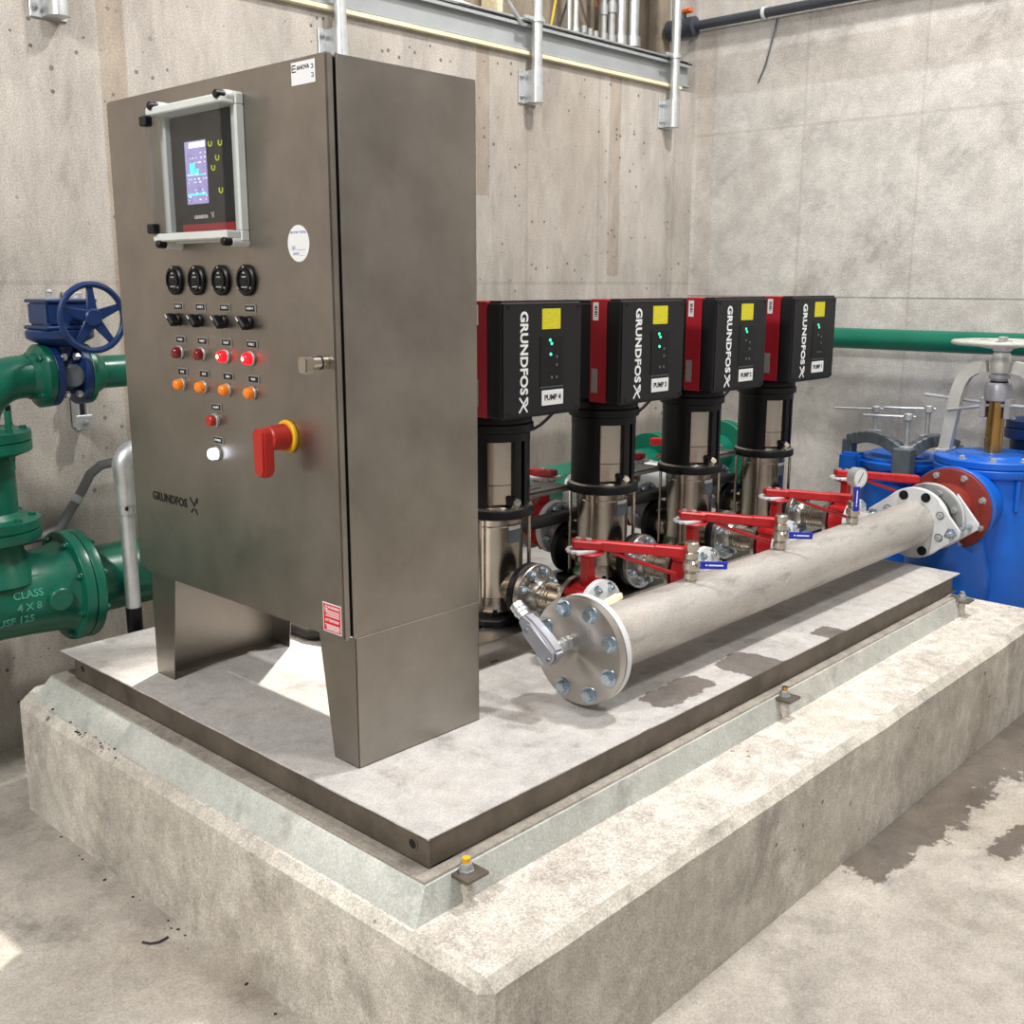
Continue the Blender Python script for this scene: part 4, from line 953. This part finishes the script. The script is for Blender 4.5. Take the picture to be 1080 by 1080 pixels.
for s_ in (1, -1):
    MB().box(BX - 0.03, BX + 0.03, BY + s_ * 0.05 - 0.012, BY + s_ * 0.05 + 0.012, 0.50, 0.585).build('indicator_clamp', 'galv_dull', bs_, bevel=0.003)
# ------------------------------------------------------------------ small blue duplex strainer
DX, DY = 3.56, 0.335
ds = thing('duplex_strainer', 'smaller blue strainer with grey clamp arms and T handles by right wall', 'strainer', (DX, DY, ZF))
MB().lathe((DX, DY, ZF), (0, 0, 1), [(0.14, 0.0), (0.16, 0.05), (0.178, 0.2), (0.178, 0.70), (0.182, 0.715)], 44).build('vessel', 'blue', ds)
MB().lathe((DX, DY, 0.205), (0, 0, 1), [(0.178, 0), (0.196, 0.006), (0.200, 0.012), (0.200, 0.036), (0.194, 0.042)], 44).build('rim', 'blue', ds)
MB().lathe((DX, DY, 0.247), (0, 0, 1), [(0.186, 0), (0.186, 0.012), (0.165, 0.017), (0.15, 0.017), (0.135, 0.03), (0.05, 0.034)], 44).build('lid', 'blue', ds)
MB().box(DX - 0.21, DX - 0.13, DY - 0.155, DY + 0.01, 0.160, 0.205).build('lip', 'blue', ds, bevel=0.012, seg=2)
MB().box(DX - 0.19, DX - 0.10, DY + 0.12, DY + 0.22, 0.155, 0.275).build('corner_lug', 'blue', ds, bevel=0.012, seg=2)
def clamp(a, b, name='clamp_arm'):
    a, b = V(a), V(b)
    pts, n = [], 10
    mb = MB()
    d0 = (b - a); side = d0.cross(V((0, 0, 1))).normalized()
    prof = [a + V((0, 0, 0.0))] + [a.lerp(b, t) + V((0, 0, 0.070 + 0.045 * math.sin(PI * t))) for t in [i / n for i in range(n + 1)]] + [b]
    for k in range(len(prof) - 1):
        d = prof[k + 1] - prof[k]
        mb.obox((prof[k] + prof[k + 1]) / 2, d, d.cross(side), side, d.length * 1.15, 0.056, 0.05)
    return mb.build(name, 'grey_iron', ds, bevel=0.005)
e0, e1, e2 = (DX - 0.12, DY + 0.20, 0.26), (DX - 0.19, DY - 0.105, 0.225), (DX + 0.02, DY - 0.25, 0.26)
clamp(e0, e1); clamp(e1, e2)
MB().box(DX - 0.245, DX - 0.18, DY - 0.150, DY - 0.065, 0.180, 0.330).build('clamp_post', 'grey_iron', ds, bevel=0.006)
def tee(x, y, z0, z1, name='t_handle'):
    o = MB().cyl((x, y, z0), (x, y, z1), 0.0105, 14).lathe((x, y, z1 - 0.024), (0, 0, 1), [(0.016, 0), (0.020, 0.004), (0.020, 0.03), (0.016, 0.034)], 16).lathe((x, y, z0), (0, 0, 1), [(0.032, 0), (0.032, 0.010), (0.02, 0.014)], 16).build(name, 'galv_dull', ds)
    MB().cyl((x + 0.02, y - 0.025, z1 - 0.006), (x - 0.03, y + 0.20, z1 - 0.012), 0.0062, 10).build('handle_bar', 'galv', o)
    return o
tee(DX - 0.02, DY + 0.125, 0.360, 0.478)
tee(DX - 0.205, DY - 0.112, 0.325, 0.478)
tee(DX - 0.04, DY - 0.135, 0.362, 0.502)
# far blue valve behind the yoke
o = thing('blue_valve', 'dark blue flanged valve half hidden behind the brass post at frame edge', 'valve', (3.75, -0.20, ZF))
MB().lathe((3.75, -0.20, ZF), (0, 0, 1), [(0.10, 0), (0.10, 0.86), (0.128, 0.87), (0.128, 0.91), (0.12, 0.915)], 36).build('valve_body', 'navy', o)
MB().lathe((3.75, -0.20, 0.428), (0, 0, 1), [(0.125, 0), (0.125, 0.03), (0.06, 0.045)], 36).build('cover', 'navy', o)
for a in range(0, 360, 45):
    sharemesh('cover_bolt', BOLTS['steel_z'], o, (3.75 + 0.105 * math.cos(math.radians(a)), -0.20 + 0.105 * math.sin(math.radians(a)), 0.452))

# ------------------------------------------------------------------ green pipework at left
LY = 1.5
tee_ = thing('pipe_tee', 'green cast pipe tee with large flange at left, raised lettering', 'pipe', (-0.25, LY, 0.1))
TZ = 0.124
MB().lathe((-0.95, LY, TZ), (1, 0, 0), [(0.125, 0), (0.125, 0.77), (0.128, 0.85), (0.135, 0.94), (0.15, 0.97)], 44).build('run', 'green', tee_)
MB().lathe((0.022, LY, TZ), (1, 0, 0), [(0.150, -0.006), (0.172, 0.0), (0.174, 0.003), (0.174, 0.030), (0.170, 0.033)], 56).build('run_flange', 'green', tee_)
MB().lathe((-0.19, LY, TZ), (0, 0, 1), [(0.135, 0.06), (0.115, 0.115), (0.098, 0.15), (0.094, 0.19)], 36).build('branch', 'green', tee_)
MB().lathe((-0.19, LY, 0.313), (0, 0, 1), [(0.100, -0.01), (0.150, 0.0), (0.152, 0.003), (0.152, 0.028), (0.149, 0.030)], 44).build('branch_flange', 'green', tee_)
MB().cyl((-0.045, LY - 0.10, TZ + 0.005), (-0.047, LY - 0.150, TZ + 0.000), 0.036, 26, bev=0.004).build('boss', 'green', tee_)
MB().tube([(-0.03 - 0.085 * t, LY - 0.100, TZ + 0.077) for t in (0, 0.5, 1)], 0.0035, 6).build('raised_bar', 'green', tee_)
yu = V((1, 0, 0)); yv = V((0, 0.42, 0.91))
for (body, z, x) in (('CLASS', 0.030, -0.135), ('4 X 8', -0.008, -0.135), ('USF 125', -0.046, -0.175)):
    yy = LY - math.sqrt(max(0, 0.1262 ** 2 - z * z))
    vv = V((0, z / 0.126, -(yy - LY) / 0.126)).normalized()
    text('raised_lettering', body, tee_, (x, yy - 0.0005, TZ + z), yu, vv, 0.032, 'pale_green', 0.0016, 0.0004)
MB().tube(arcpts((-0.165, LY - 0.108, TZ + 0.066), (1, 0, 0), (0, 0.36, 0.93), 0.014, 0, 345, 20), 0.0022, 6).build('raised_mark', 'green', tee_)
for i in range(8):
    a = PI / 8 + i * PI / 4
    sharemesh('flange_bolt', BOLTS['green_x'], tee_, (0.019, LY + 0.152 * math.cos(a), TZ + 0.152 * math.sin(a)))
pp = thing('green_pipe', 'green flanged pipe running behind the cabinet, joined to the cast tee', 'pipe', (0.6, LY, TZ))
MB().cyl((0.03, LY, TZ), (2.2, LY, TZ), 0.108, 44).build('barrel', 'green', pp)
MB().lathe((0.057, LY, TZ), (1, 0, 0), [(0.172, 0.0), (0.174, 0.003), (0.174, 0.028), (0.14, 0.034), (0.112, 0.05)], 56).build('pipe_flange', 'green', pp)
for i in range(8):
    a = PI / 8 + i * PI / 4
    sharemesh('flange_bolt', BOLTS['green_xp'], pp, (0.092, LY + 0.148 * math.cos(a), TZ + 0.148 * math.sin(a)))
MB().box(0.6, 0.72, LY - 0.06, LY + 0.1, ZF, TZ - 0.09).build('pipe_stand', 'galv_dull', pp)
MB().box(-0.75, -0.63, LY - 0.06, LY + 0.1, ZF, TZ - 0.11).build('pipe_stand', 'galv_dull', tee_)
rs = thing('green_riser', 'vertical green flanged riser bending right into the navy valve', 'pipe', (-0.19, LY, 0.35))
MB().cyl((-0.19, LY, 0.34), (-0.19, LY, 0.60), 0.094, 36).build('riser', 'green', rs)
MB().lathe((-0.19, LY, 0.345), (0, 0, 1), [(0.149, 0), (0.152, 0.003), (0.152, 0.028), (0.11, 0.034), (0.095, 0.05)], 44).build('lower_flange', 'green', rs)
MB().lathe((-0.19, LY, 0.576), (0, 0, 1), [(0.095, -0.02), (0.145, 0.0), (0.148, 0.003), (0.148, 0.028), (0.145, 0.030)], 44).build('upper_flange', 'green', rs)
MB().lathe((-0.19, LY, 0.608), (0, 0, 1), [(0.145, 0), (0.148, 0.003), (0.148, 0.027), (0.11, 0.034), (0.07, 0.04)], 44).build('elbow_base_flange', 'green', rs)
pts = [V((-0.19, LY, 0.62))] + arcpts((-0.05, LY, 0.645), (1, 0, 0), (0, 0, 1), 0.14, 180, 90, 10) + [V((0.0, LY, 0.785))]
MB().tube(pts, 0.064, 30).build('elbow', 'green', rs)
MB().lathe((0.0, LY, 0.785), (1, 0, 0), [(0.066, -0.03), (0.074, -0.008), (0.092, 0.0), (0.095, 0.003), (0.095, 0.024), (0.092, 0.026)], 44).build('elbow_flange', 'green', rs)
for i in range(8):
    a = PI / 8 + i * PI / 4
    sharemesh('flange_bolt', BOLTS['green_z'], rs, (-0.19 + 0.125 * math.cos(a), LY + 0.125 * math.sin(a), 0.636))
    if i % 2 == 0:
        MB().cyl((-0.19 + 0.125 * math.cos(a), LY + 0.125 * math.sin(a), 0.53), (-0.19 + 0.125 * math.cos(a), LY + 0.125 * math.sin(a), 0.70), 0.009, 10).build('stud', 'green', rs)
    sharemesh('flange_bolt', BOLTS['green_z'], rs, (-0.19 + 0.128 * math.cos(a), LY + 0.128 * math.sin(a), 0.373))
for i in range(4):
    a = PI / 4 + i * PI / 2
    sharemesh('flange_bolt', BOLTS['green_x'], rs, (-0.002, LY + 0.076 * math.cos(a), 0.785 + 0.076 * math.sin(a)))
nv = thing('gear_valve', 'navy gear operated valve with handwheel between green flanges', 'valve', (0.085, LY, 0.785))
MB().lathe((0.027, LY, 0.785), (1, 0, 0), [(0.090, 0), (0.093, 0.003), (0.093, 0.022), (0.060, 0.026), (0.062, 0.06), (0.060, 0.085), (0.093, 0.090), (0.093, 0.108), (0.090, 0.112)], 44).build('valve_body', 'navy', nv)
MB().cyl((0.083, LY - 0.05, 0.785), (0.083, LY - 0.078, 0.785), 0.034, 22, bev=0.004).build('valve_boss', 'grey_iron', nv)
for dz in (-1, 1):
    for xx in (0.058, 0.108):
        MB().lathe((xx, LY - 0.055, 0.785 + dz * 0.056), (1 if xx > 0.08 else -1, 0, 0), [(0.012, -0.012), (0.012, 0.0), (0.006, 0.0), (0.006, 0.012)], 6).build('stud_nut', 'galv', nv)
MB().lathe((0.083, LY, 0.840), (0, 0, 1), [(0.040, 0), (0.046, 0.03), (0.095, 0.055), (0.098, 0.06), (0.098, 0.078), (0.092, 0.082)], 36).build('gear_base', 'navy', nv)
MB().box(0.010, 0.178, LY - 0.075, LY + 0.085, 0.922, 0.934).build('gear_flange', 'navy', nv, bevel=0.004)
MB().box(0.022, 0.170, LY - 0.062, LY + 0.075, 0.934, 1.004).build('gearbox', 'navy', nv, bevel=0.006, seg=2)
MB().box(0.016, 0.176, LY - 0.068, LY + 0.08, 1.002, 1.012).build('gearbox_cover', 'navy', nv, bevel=0.003)
MB().lathe((0.06, LY, 1.012), (0, 0, 1), [(0.020, 0), (0.020, 0.004), (0.009, 0.004), (0.009, 0.02), (0.012, 0.022), (0.004, 0.03)], 14).build('position_pin', 'galv_dull', nv)
for (bx, by) in ((0.022, -0.062), (0.075, -0.066), (0.15, -0.062)):
    MB().lathe((bx, LY + by, 0.934), (0, 0, 1), [(0.010, 0), (0.010, 0.008)], 6).build('gear_bolt', 'navy', nv)
# handwheel on a shaft toward the camera side
hx, hz, hy = 0.113, 0.960, LY - 0.16
MB().cyl((hx, LY - 0.06, hz), (hx, hy - 0.004, hz), 0.016, 16).build('input_shaft', 'navy', nv)
whl = MB().tube([V((hx + 0.0965 * math.cos(2 * PI * i / 48), hy, hz + 0.0965 * math.sin(2 * PI * i / 48))) for i in range(48)], 0.0095, 10, closed=True)
whl.lathe((hx, hy - 0.012, hz), (0, 1, 0), [(0.022, 0), (0.026, 0.004), (0.026, 0.02), (0.020, 0.026)], 20)
who = whl.build('handwheel', 'navy', nv)
for i in range(5):
    a = math.radians(20 + i * 72)
    u_ = V((math.cos(a), 0, math.sin(a))); s_ = V((0, 1, 0)).cross(u_)
    MB().prism([(0.018, -0.017), (0.092, -0.009), (0.092, 0.009), (0.018, 0.017)], V((hx, hy + 0.005, hz)), u_, s_, 0.008 if u_.cross(s_).y < 0 else -0.008).build('spoke', 'navy', who, bevel=0.002)
up_ = thing('green_wall_pipe', 'horizontal green pipe from the navy valve along the back and right walls', 'pipe', (1.5, LY, 0.785))
pts = [V((0.15, LY, 0.785)), V((0.6, LY, 0.787))] + [V((0.6 + 0.45 * i, LY, 0.787)) for i in range(1, 7)] + arcpts((3.62, LY - 0.16, 0.79), (1, 0, 0), (0, 1, 0), 0.16, 90, 0, 8) + [V((3.78, 1.0, 0.79)), V((3.78, 0.3, 0.79)), V((3.78, -0.5, 0.79)), V((3.78, -1.6, 0.79))]
MB().tube(pts, 0.051, 28).build('barrel', 'green_r', up_)
MB().lathe((0.139, LY, 0.785), (1, 0, 0), [(0.090, 0), (0.093, 0.003), (0.093, 0.016), (0.07, 0.02), (0.060, 0.05), (0.052, 0.06)], 44).build('pipe_flange', 'green', up_)
# strut channel holding the pipe on the wall
stt = thing('strut_bracket', 'dark strut channel with clamp on the wall behind the navy handwheel', 'bracket', (0.245, 1.77, 0.62))
mb = MB()
for (a, b) in ((0.232, 0.238), (0.262, 0.268)): mb.box(a, b, 1.745, 1.80, 0.58, 1.03)
mb.box(0.232, 0.268, 1.794, 1.80, 0.58, 1.03)
mb.build('channel', 'galv_dull', stt)
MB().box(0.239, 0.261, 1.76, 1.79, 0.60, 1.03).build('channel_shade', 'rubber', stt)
MB().box(0.222, 0.278, 1.735, 1.748, 0.575, 0.625).build('clamp_plate', 'galv', stt, bevel=0.002)
MB().box(0.222, 0.278, 1.735, 1.748, 0.69, 0.73).build('clamp_plate', 'galv', stt, bevel=0.002)
MB().box(0.226, 0.274, 1.735, 1.748, 0.99, 1.03).build('clamp_plate', 'galv', stt, bevel=0.002)
sharemesh('clamp_bolt', BOLTS['wall_y'], stt, (0.25, 1.735, 0.60))
sharemesh('clamp_bolt', BOLTS['wall_y'], stt, (0.25, 1.735, 1.01))
# galvanised post with elbow, foot behind the skid
cpost = thing('conduit_post', 'upright galvanised conduit post with elbow and black foot behind the skid', 'conduit', (0.215, 1.40, -0.13))
cx_, cy_ = 0.180, 1.355
MB().cyl((cx_, cy_, 0.03), (cx_, cy_, 0.375), 0.0225, 22).build('post', 'galv', cpost)
MB().cyl((cx_, cy_, -0.141), (cx_, cy_, 0.05), 0.0245, 22).build('black_foot', 'black', cpost)
MB().lathe((cx_, cy_, 0.355), (0, 0, 1), [(0.028, 0), (0.028, 0.040), (0.0235, 0.040)], 22).build('coupling', 'galv', cpost)
MB().cyl((cx_ - 0.012, cy_ - 0.0265, 0.375), (cx_ - 0.0115, cy_ - 0.0285, 0.375), 0.007, 12).build('coupling_hole', 'gap', cpost)
pts = [V((cx_, cy_, 0.385)), V((cx_, cy_, 0.49))] + arcpts((cx_ + 0.05, cy_, 0.50), (1, 0, 0), (0, 0, 1), 0.05, 180, 90, 8) + [V((cx_ + 0.2, cy_, 0.55))]
MB().tube(pts, [0.031] * 2 + [0.034] * 9 + [0.030], 22).build('elbow', 'galv', cpost)
MB().cyl((cx_ + 0.2, cy_, 0.55), (0.55, cy_, 0.55), 0.0225, 18).build('arm', 'galv', cpost)
o = thing('flexible_conduit', 'thin grey bent conduit rising from behind the big green flange', 'conduit', (0.1, 1.7, 0.2))
MB().tube([(-0.6, 1.70, 0.225), (-0.02, 1.70, 0.24), (0.06, 1.70, 0.245), (0.115, 1.70, 0.262), (0.155, 1.70, 0.315), (0.20, 1.70, 0.375), (0.235, 1.70, 0.43), (0.27, 1.69, 0.458), (0.32, 1.68, 0.465), (0.5, 1.68, 0.465)], 0.016, 12).build('tube', 'conduit_grey', o)
MB().cyl((0.175, 1.70, 0.342), (0.190, 1.70, 0.362), 0.0185, 14).build('coupling', 'galv', o)

# ------------------------------------------------------------------ rear header with its valves
rh = thing('suction_header', 'green header pipe low behind the pumps with flanged joints', 'pipe', (1.8, 1.12, 0.2))
RZ = 0.235
MB().cyl((0.62, 1.12, RZ), (3.45, 1.12, RZ), 0.084, 36).build('barrel', 'green_r', rh)
for x in (2.62, 2.66, 3.22, 3.26):
    MB().lathe((x, 1.12, RZ), (1, 0, 0), [(0.150, 0), (0.152, 0.003), (0.152, 0.026), (0.148, 0.03)], 44).build('header_flange', 'green_r', rh)
MB().lathe((0.60, 1.12, RZ), (1, 0, 0), [(0.138, 0), (0.14, 0.003), (0.14, 0.026), (0.138, 0.03)], 44).build('header_flange', 'green_r', rh)
pts = arcpts((3.30, 1.12, 0.10), (1, 0, 0), (0, 0, 1), 0.135, 90, 0, 8) + [V((3.435, 1.12, ZF))]
MB().tube(pts, 0.084, 28).build('drop_elbow', 'green_r', rh)
for x in (0.9, 2.0, 2.45):
    MB().box(x - 0.03, x + 0.03, 1.07, 1.17, 0.0, RZ - 0.06).build('header_stand', 'galv_dull', rh)
for k, x in enumerate(PX):
    sp2 = thing('rear_spool', 'white painted flanged spool behind the pump ' + WHERE[k], 'pipe', (x, 0.84, 0.19), 'white spools behind the pumps')
    MB().cyl((x, 0.622, 0.165), (x, 0.67, 0.20), 0.050, 24).build('reducer', 'white', sp2)
    MB().cyl((x, 0.78, 0.21), (x, 1.06, 0.225), 0.060, 24).build('barrel', 'white', sp2)
    for y in (0.662, 0.772):
        MB().lathe((x, y, 0.21), (0, 1, 0), [(0.093, 0), (0.095, 0.003), (0.095, 0.022), (0.09, 0.025)], 40).build('spool_flange', 'white', sp2)
    bolt_circle(sp2, 'small_y', (x, 0.660, 0.21), (0, -1, 0), 0.075, 8, PI / 8)
    q = dup(V4, (x, 0.725, 0.21), 'red lever butterfly valve behind the pump %s, between white flanges' % WHERE[k], math.radians(140))

# ------------------------------------------------------------------ upper guard rail, beam and services
posts = [(0.265, 'left corner of frame'), (1.379, 'behind cabinet'), (2.514, 'middle'), (3.614, 'corner')]
plabs = ['galvanised rail post and bracket at the top left of the photo', 'galvanised rail post just above the cabinet corner', 'galvanised rail post between cabinet and room corner', 'galvanised rail post nearest the room corner']
for (x, _), lab in zip(posts, plabs):
    rp = thing('rail_post', lab, 'post', (x, 1.76, 1.89), 'guard rail posts on the back wall')
    MB().cyl((x + 0.012, 1.745, 1.885), (x + 0.012, 1.745, 3.1), 0.0245, 24).build('tube', 'galv', rp)
    mb = MB().box(x - 0.058, x + 0.062, 1.792, 1.80, 1.875, 2.02)
    mb.build('base_plate', 'galv', rp, bevel=0.002)
    mb = MB().lathe((x + 0.012, 1.745, 1.878), (0, 0, 1), [(0.0245, 0), (0.0315, 0.0), (0.0315, 0.142), (0.0245, 0.142)], 24)
    mb.box(x - 0.020, x + 0.044, 1.745, 1.793, 1.880, 2.018)
    mb.build('socket', 'galv', rp, bevel=0.0)
    for dx in (-0.042, 0.052):
        for dz in (1.905, 1.992):
            sharemesh('anchor_bolt', BOLTS['wall_y'], rp, (x + dx, 1.792, dz))
    MB().pipe_ring((x + 0.012, 1.745, 2.225), (x + 0.012, 1.745, 2.248), 0.031, 0.0245, 20).build('clamp_ring', 'galv', rp)
    MB().box(x - 0.075, x - 0.012, 1.738, 1.752, 2.229, 2.245).build('clamp_lug', 'galv', rp, bevel=0.002)
    MB().box(x + 0.034, x + 0.060, 1.738, 1.752, 2.229, 2.245).build('clamp_lug', 'galv', rp, bevel=0.002)
bm_ = thing('floor_edge_beam', 'grey painted steel channel along the edge of the upper floor', 'beam', (1.8, 1.82, 2.06))
MB().box(-1.0, 3.84, 1.812, 1.822, 2.112, 2.222).build('web', 'beam', bm_, bevel=0.001)
MB().box(-1.0, 3.84, 1.785, 1.822, 2.222, 2.231).box(-1.0, 3.84, 1.785, 1.790, 2.208, 2.231).build('top_flange', 'beam', bm_, bevel=0.001)
MB().box(-1.0, 3.84, 1.790, 1.822, 2.110, 2.118).build('bottom_flange', 'beam', bm_, bevel=0.001)
MB().box(-1.0, 3.82, 1.786, 1.812, 2.236, 2.245).build('angle_rail', 'galv_dull', bm_, bevel=0.001)
for i, x in enumerate((1.55, 1.92, 2.15, 2.34)):
    w_ = (0.05, 0.13, 0.05, 0.09)[i]
    o = MB().box(x - w_, x + w_, 1.80, 1.84, 2.104, 2.111).build('packing_shim', 'orange' if i != 0 else 'debris', bm_)
# services behind the beam
def riser(x, y, r, z0, mat, label, cat='conduit', caps=()):
    t = thing('service_pipe', label, cat, (x, y, z0), 'vertical service pipes above the beam')
    MB().cyl((x, y, z0), (x, y, 3.2), r, 18).build('tube', mat, t)
    for c in caps:
        MB().lathe((x, y, c), (0, 0, 1), [(r, 0), (r * 1.35, 0.0), (r * 1.35, 0.05), (r, 0.05)], 18).build('coupling', mat, t)
riser(3.585, 2.0, 0.032, 2.05, 'galv', 'widest galvanised service pipe, nearest the room corner', caps=(2.31,))
riser(3.475, 2.0, 0.026, 2.05, 'galv', 'galvanised service pipe second from the room corner', caps=(2.30,))
riser(3.395, 2.0, 0.020, 2.05, 'galv_dull', 'galvanised service pipe third from the room corner, with couplings', caps=(2.29, 2.45))
riser(3.330, 2.0, 0.016, 2.05, 'galv_dull', 'galvanised service pipe fourth from the room corner, with couplings', caps=(2.29, 2.43))
riser(3.00 + 0.10, 2.0, 0.016, 2.05, 'galv', 'thin galvanised service pipe second from the yellow cable', caps=(2.28,))
riser(3.05, 2.0, 0.012, 2.05, 'galv', 'thinnest galvanised service pipe beside the dark cable', caps=(2.5,))
for i, x in enumerate((3.165, 3.215, 3.262)):
    o = thing('conduit_stub', 'short capped conduit stub above the beam, %s of three' % ('left', 'middle', 'right')[i], 'conduit', (x, 2.0, 2.05), 'capped conduit stubs above the beam')
    MB().cyl((x, 2.0, 2.05), (x, 2.0, 2.335 - 0.005 * i), 0.013, 14).build('tube', 'galv', o)
    MB().cyl((x, 2.0, 2.315 - 0.005 * i), (x, 2.0, 2.350 - 0.005 * i), 0.018, 14).build('cap', 'galv_dull', o)
tag(MB().tube([(2.93, 2.02, 2.05), (2.93, 2.02, 2.3), (2.97, 2.02, 2.45), (2.98, 2.02, 3.0)], 0.007, 8).build('yellow_cable', 'yellow_cable'), 'thin yellow cable hanging down behind the beam', 'cable')
tag(MB().tube([(2.98, 2.02, 2.05), (2.99, 2.02, 2.3), (3.06, 2.02, 2.45), (3.07, 2.02, 3.0)], 0.006, 8).build('dark_cable', 'rubber'), 'thin dark cable hanging beside the yellow cable', 'cable')
for i, (a, b) in enumerate((((3.20, 2.03, 3.0), (3.35, 2.03, 2.5)), ((3.17, 2.03, 3.0), (3.31, 2.03, 2.47)))):
    tag(MB().tube([a, ((a[0] + b[0]) / 2 - 0.02, 2.03, (a[2] + b[2]) / 2 - 0.08), b], 0.006, 8).build('copper_tube', 'copper'), ['right hand bent copper tube above the beam', 'left hand bent copper tube above the beam'][i], 'tube')
tag(MB().tube([(2.05, 1.83, 2.62), (2.46, 1.78, 2.215)], 0.010, 8).build('diagonal_brace', 'galv'), 'slim pale diagonal brace down to the middle rail post', 'brace')
for i, (x, w_, h_, tilt) in enumerate(((1.92, 0.10, 0.06, 0.2), (2.17, 0.09, 0.11, -0.35), (2.03, 0.03, 0.14, 0.05))):
    o = MB().obox((x, 1.98, 2.30 + h_ / 2 - 0.03), (math.cos(tilt), 0, math.sin(tilt)), (0, 1, 0), (-math.sin(tilt), 0, math.cos(tilt)), w_ * 2, 0.05, h_).build('timber_offcut', 'wood', bevel=0.002)
    tag(o, ['flat pale timber offcut on the upper floor, leftmost', 'tilted pale timber offcut on the upper floor, nearest the brace', 'upright pale timber stick on the upper floor'][i], 'timber')
tag(MB().box(2.56, 2.62, 2.05, 2.14, 2.05, 3.2).build('timber_post', 'wood', bevel=0.002), 'upright tan timber post behind the middle rail post', 'timber')
# black pipe with orange handled valve on the right wall
bp_ = thing('black_pipe', 'dark plastic pipe high on the right wall with two white clips', 'pipe', (3.86, 1.2, 2.45))
MB().tube([(3.86, 1.78, 2.43), (3.86, 0.5, 2.43), (3.86, -0.4, 2.43)], 0.024, 18).build('barrel', 'pvc', bp_)
for y in (1.36, 0.2):
    MB().pipe_ring((3.86, y - 0.008, 2.43), (3.86, y + 0.008, 2.43), 0.031, 0.024, 20).build('pipe_clip', 'white', bp_)
MB().tube([(3.885, 1.30, 2.40), (3.88, 1.31, 2.33), (3.893, 1.36, 2.18), (3.894, 1.40, 2.10)], 0.005, 6).build('hanger_wire', 'grey_iron', bp_)
bv = thing('plastic_ball_valve', 'dark plastic ball valve with orange handle in the upper corner', 'valve', (3.86, 1.84, 2.43))
MB().lathe((3.86, 1.96, 2.43), (0, -1, 0), [(0.038, 0), (0.052, 0.004), (0.052, 0.05), (0.040, 0.056), (0.048, 0.07), (0.048, 0.11), (0.040, 0.125), (0.052, 0.130), (0.052, 0.175), (0.036, 0.182)], 12).build('valve_body', 'pvc', bv)
MB().cyl((3.86, 1.87, 2.465), (3.86, 1.87, 2.505), 0.020, 14).build('stem', 'pvc', bv)
MB().obox((3.86, 1.87, 2.515), (0.2, 1, 0.05), (1, -0.2, 0), (0, 0, 1), 0.14, 0.028, 0.024).build('handle', 'orange', bv, bevel=0.006)

# ------------------------------------------------------------------ loose bits on floor and plinth
def grit(cx, cy, z, n, sx, sy):
    mb = MB()
    for _ in range(n):
        x, y = random.gauss(cx, sx), random.gauss(cy, sy); r = random.uniform(0.001, 0.0035)
        d = V((random.uniform(-1, 1), random.uniform(-1, 1), random.uniform(-0.2, 0.2)))
        e = basis(d); mb.obox((x, y, z + r * 0.4), e[2], e[0], e[1], r * 2.4, r * 1.5, r * 1.1)
    return mb
g = grit(-0.19, 0.90, -0.141, 24, 0.012, 0.09)
g = g.build('grit', 'debris'); tag(g, 'scatter of dark grit on the plinth edge beside the grout', 'grit'); g['kind'] = 'stuff'
g = grit(-0.235, 0.42, ZF, 14, 0.010, 0.25).build('floor_grit', 'debris'); tag(g, 'line of dark grit on the floor along the plinth foot', 'grit'); g['kind'] = 'stuff'
tag(MB().tube([(-0.315, 0.455, ZF + 0.003), (-0.305, 0.435, ZF + 0.003), (-0.287, 0.425, ZF + 0.003), (-0.262, 0.428, ZF + 0.003)], 0.003, 6).build('wire_scrap', 'rubber'), 'short bent black wire scrap on the floor by the plinth', 'scrap')
tag(MB().tube([(-0.183, 1.17, -0.136), (-0.165, 1.155, -0.136), (-0.150, 1.16, -0.134)], 0.003, 6).build('twig', 'debris'), 'dark twig lying on the far left plinth corner', 'scrap')

# ------------------------------------------------------------------ lettering becomes plain mesh
bpy.context.view_layer.update()
dg = bpy.context.evaluated_depsgraph_get()
conv = {}
for ob in [o for o in bpy.data.objects if o.type == 'FONT']:
    if ob.data.name not in conv:
        conv[ob.data.name] = bpy.data.meshes.new_from_object(ob.evaluated_get(dg))
    par, mat, nm = ob.parent, ob.matrix_local.copy(), ob.name
    bpy.data.objects.remove(ob) if False else None
    new = bpy.data.objects.new('lettering_mesh', conv[ob.data.name])
    COL.objects.link(new)
    new.parent = par; new.matrix_local = mat
    bpy.data.objects.remove(ob)
    new.name = nm
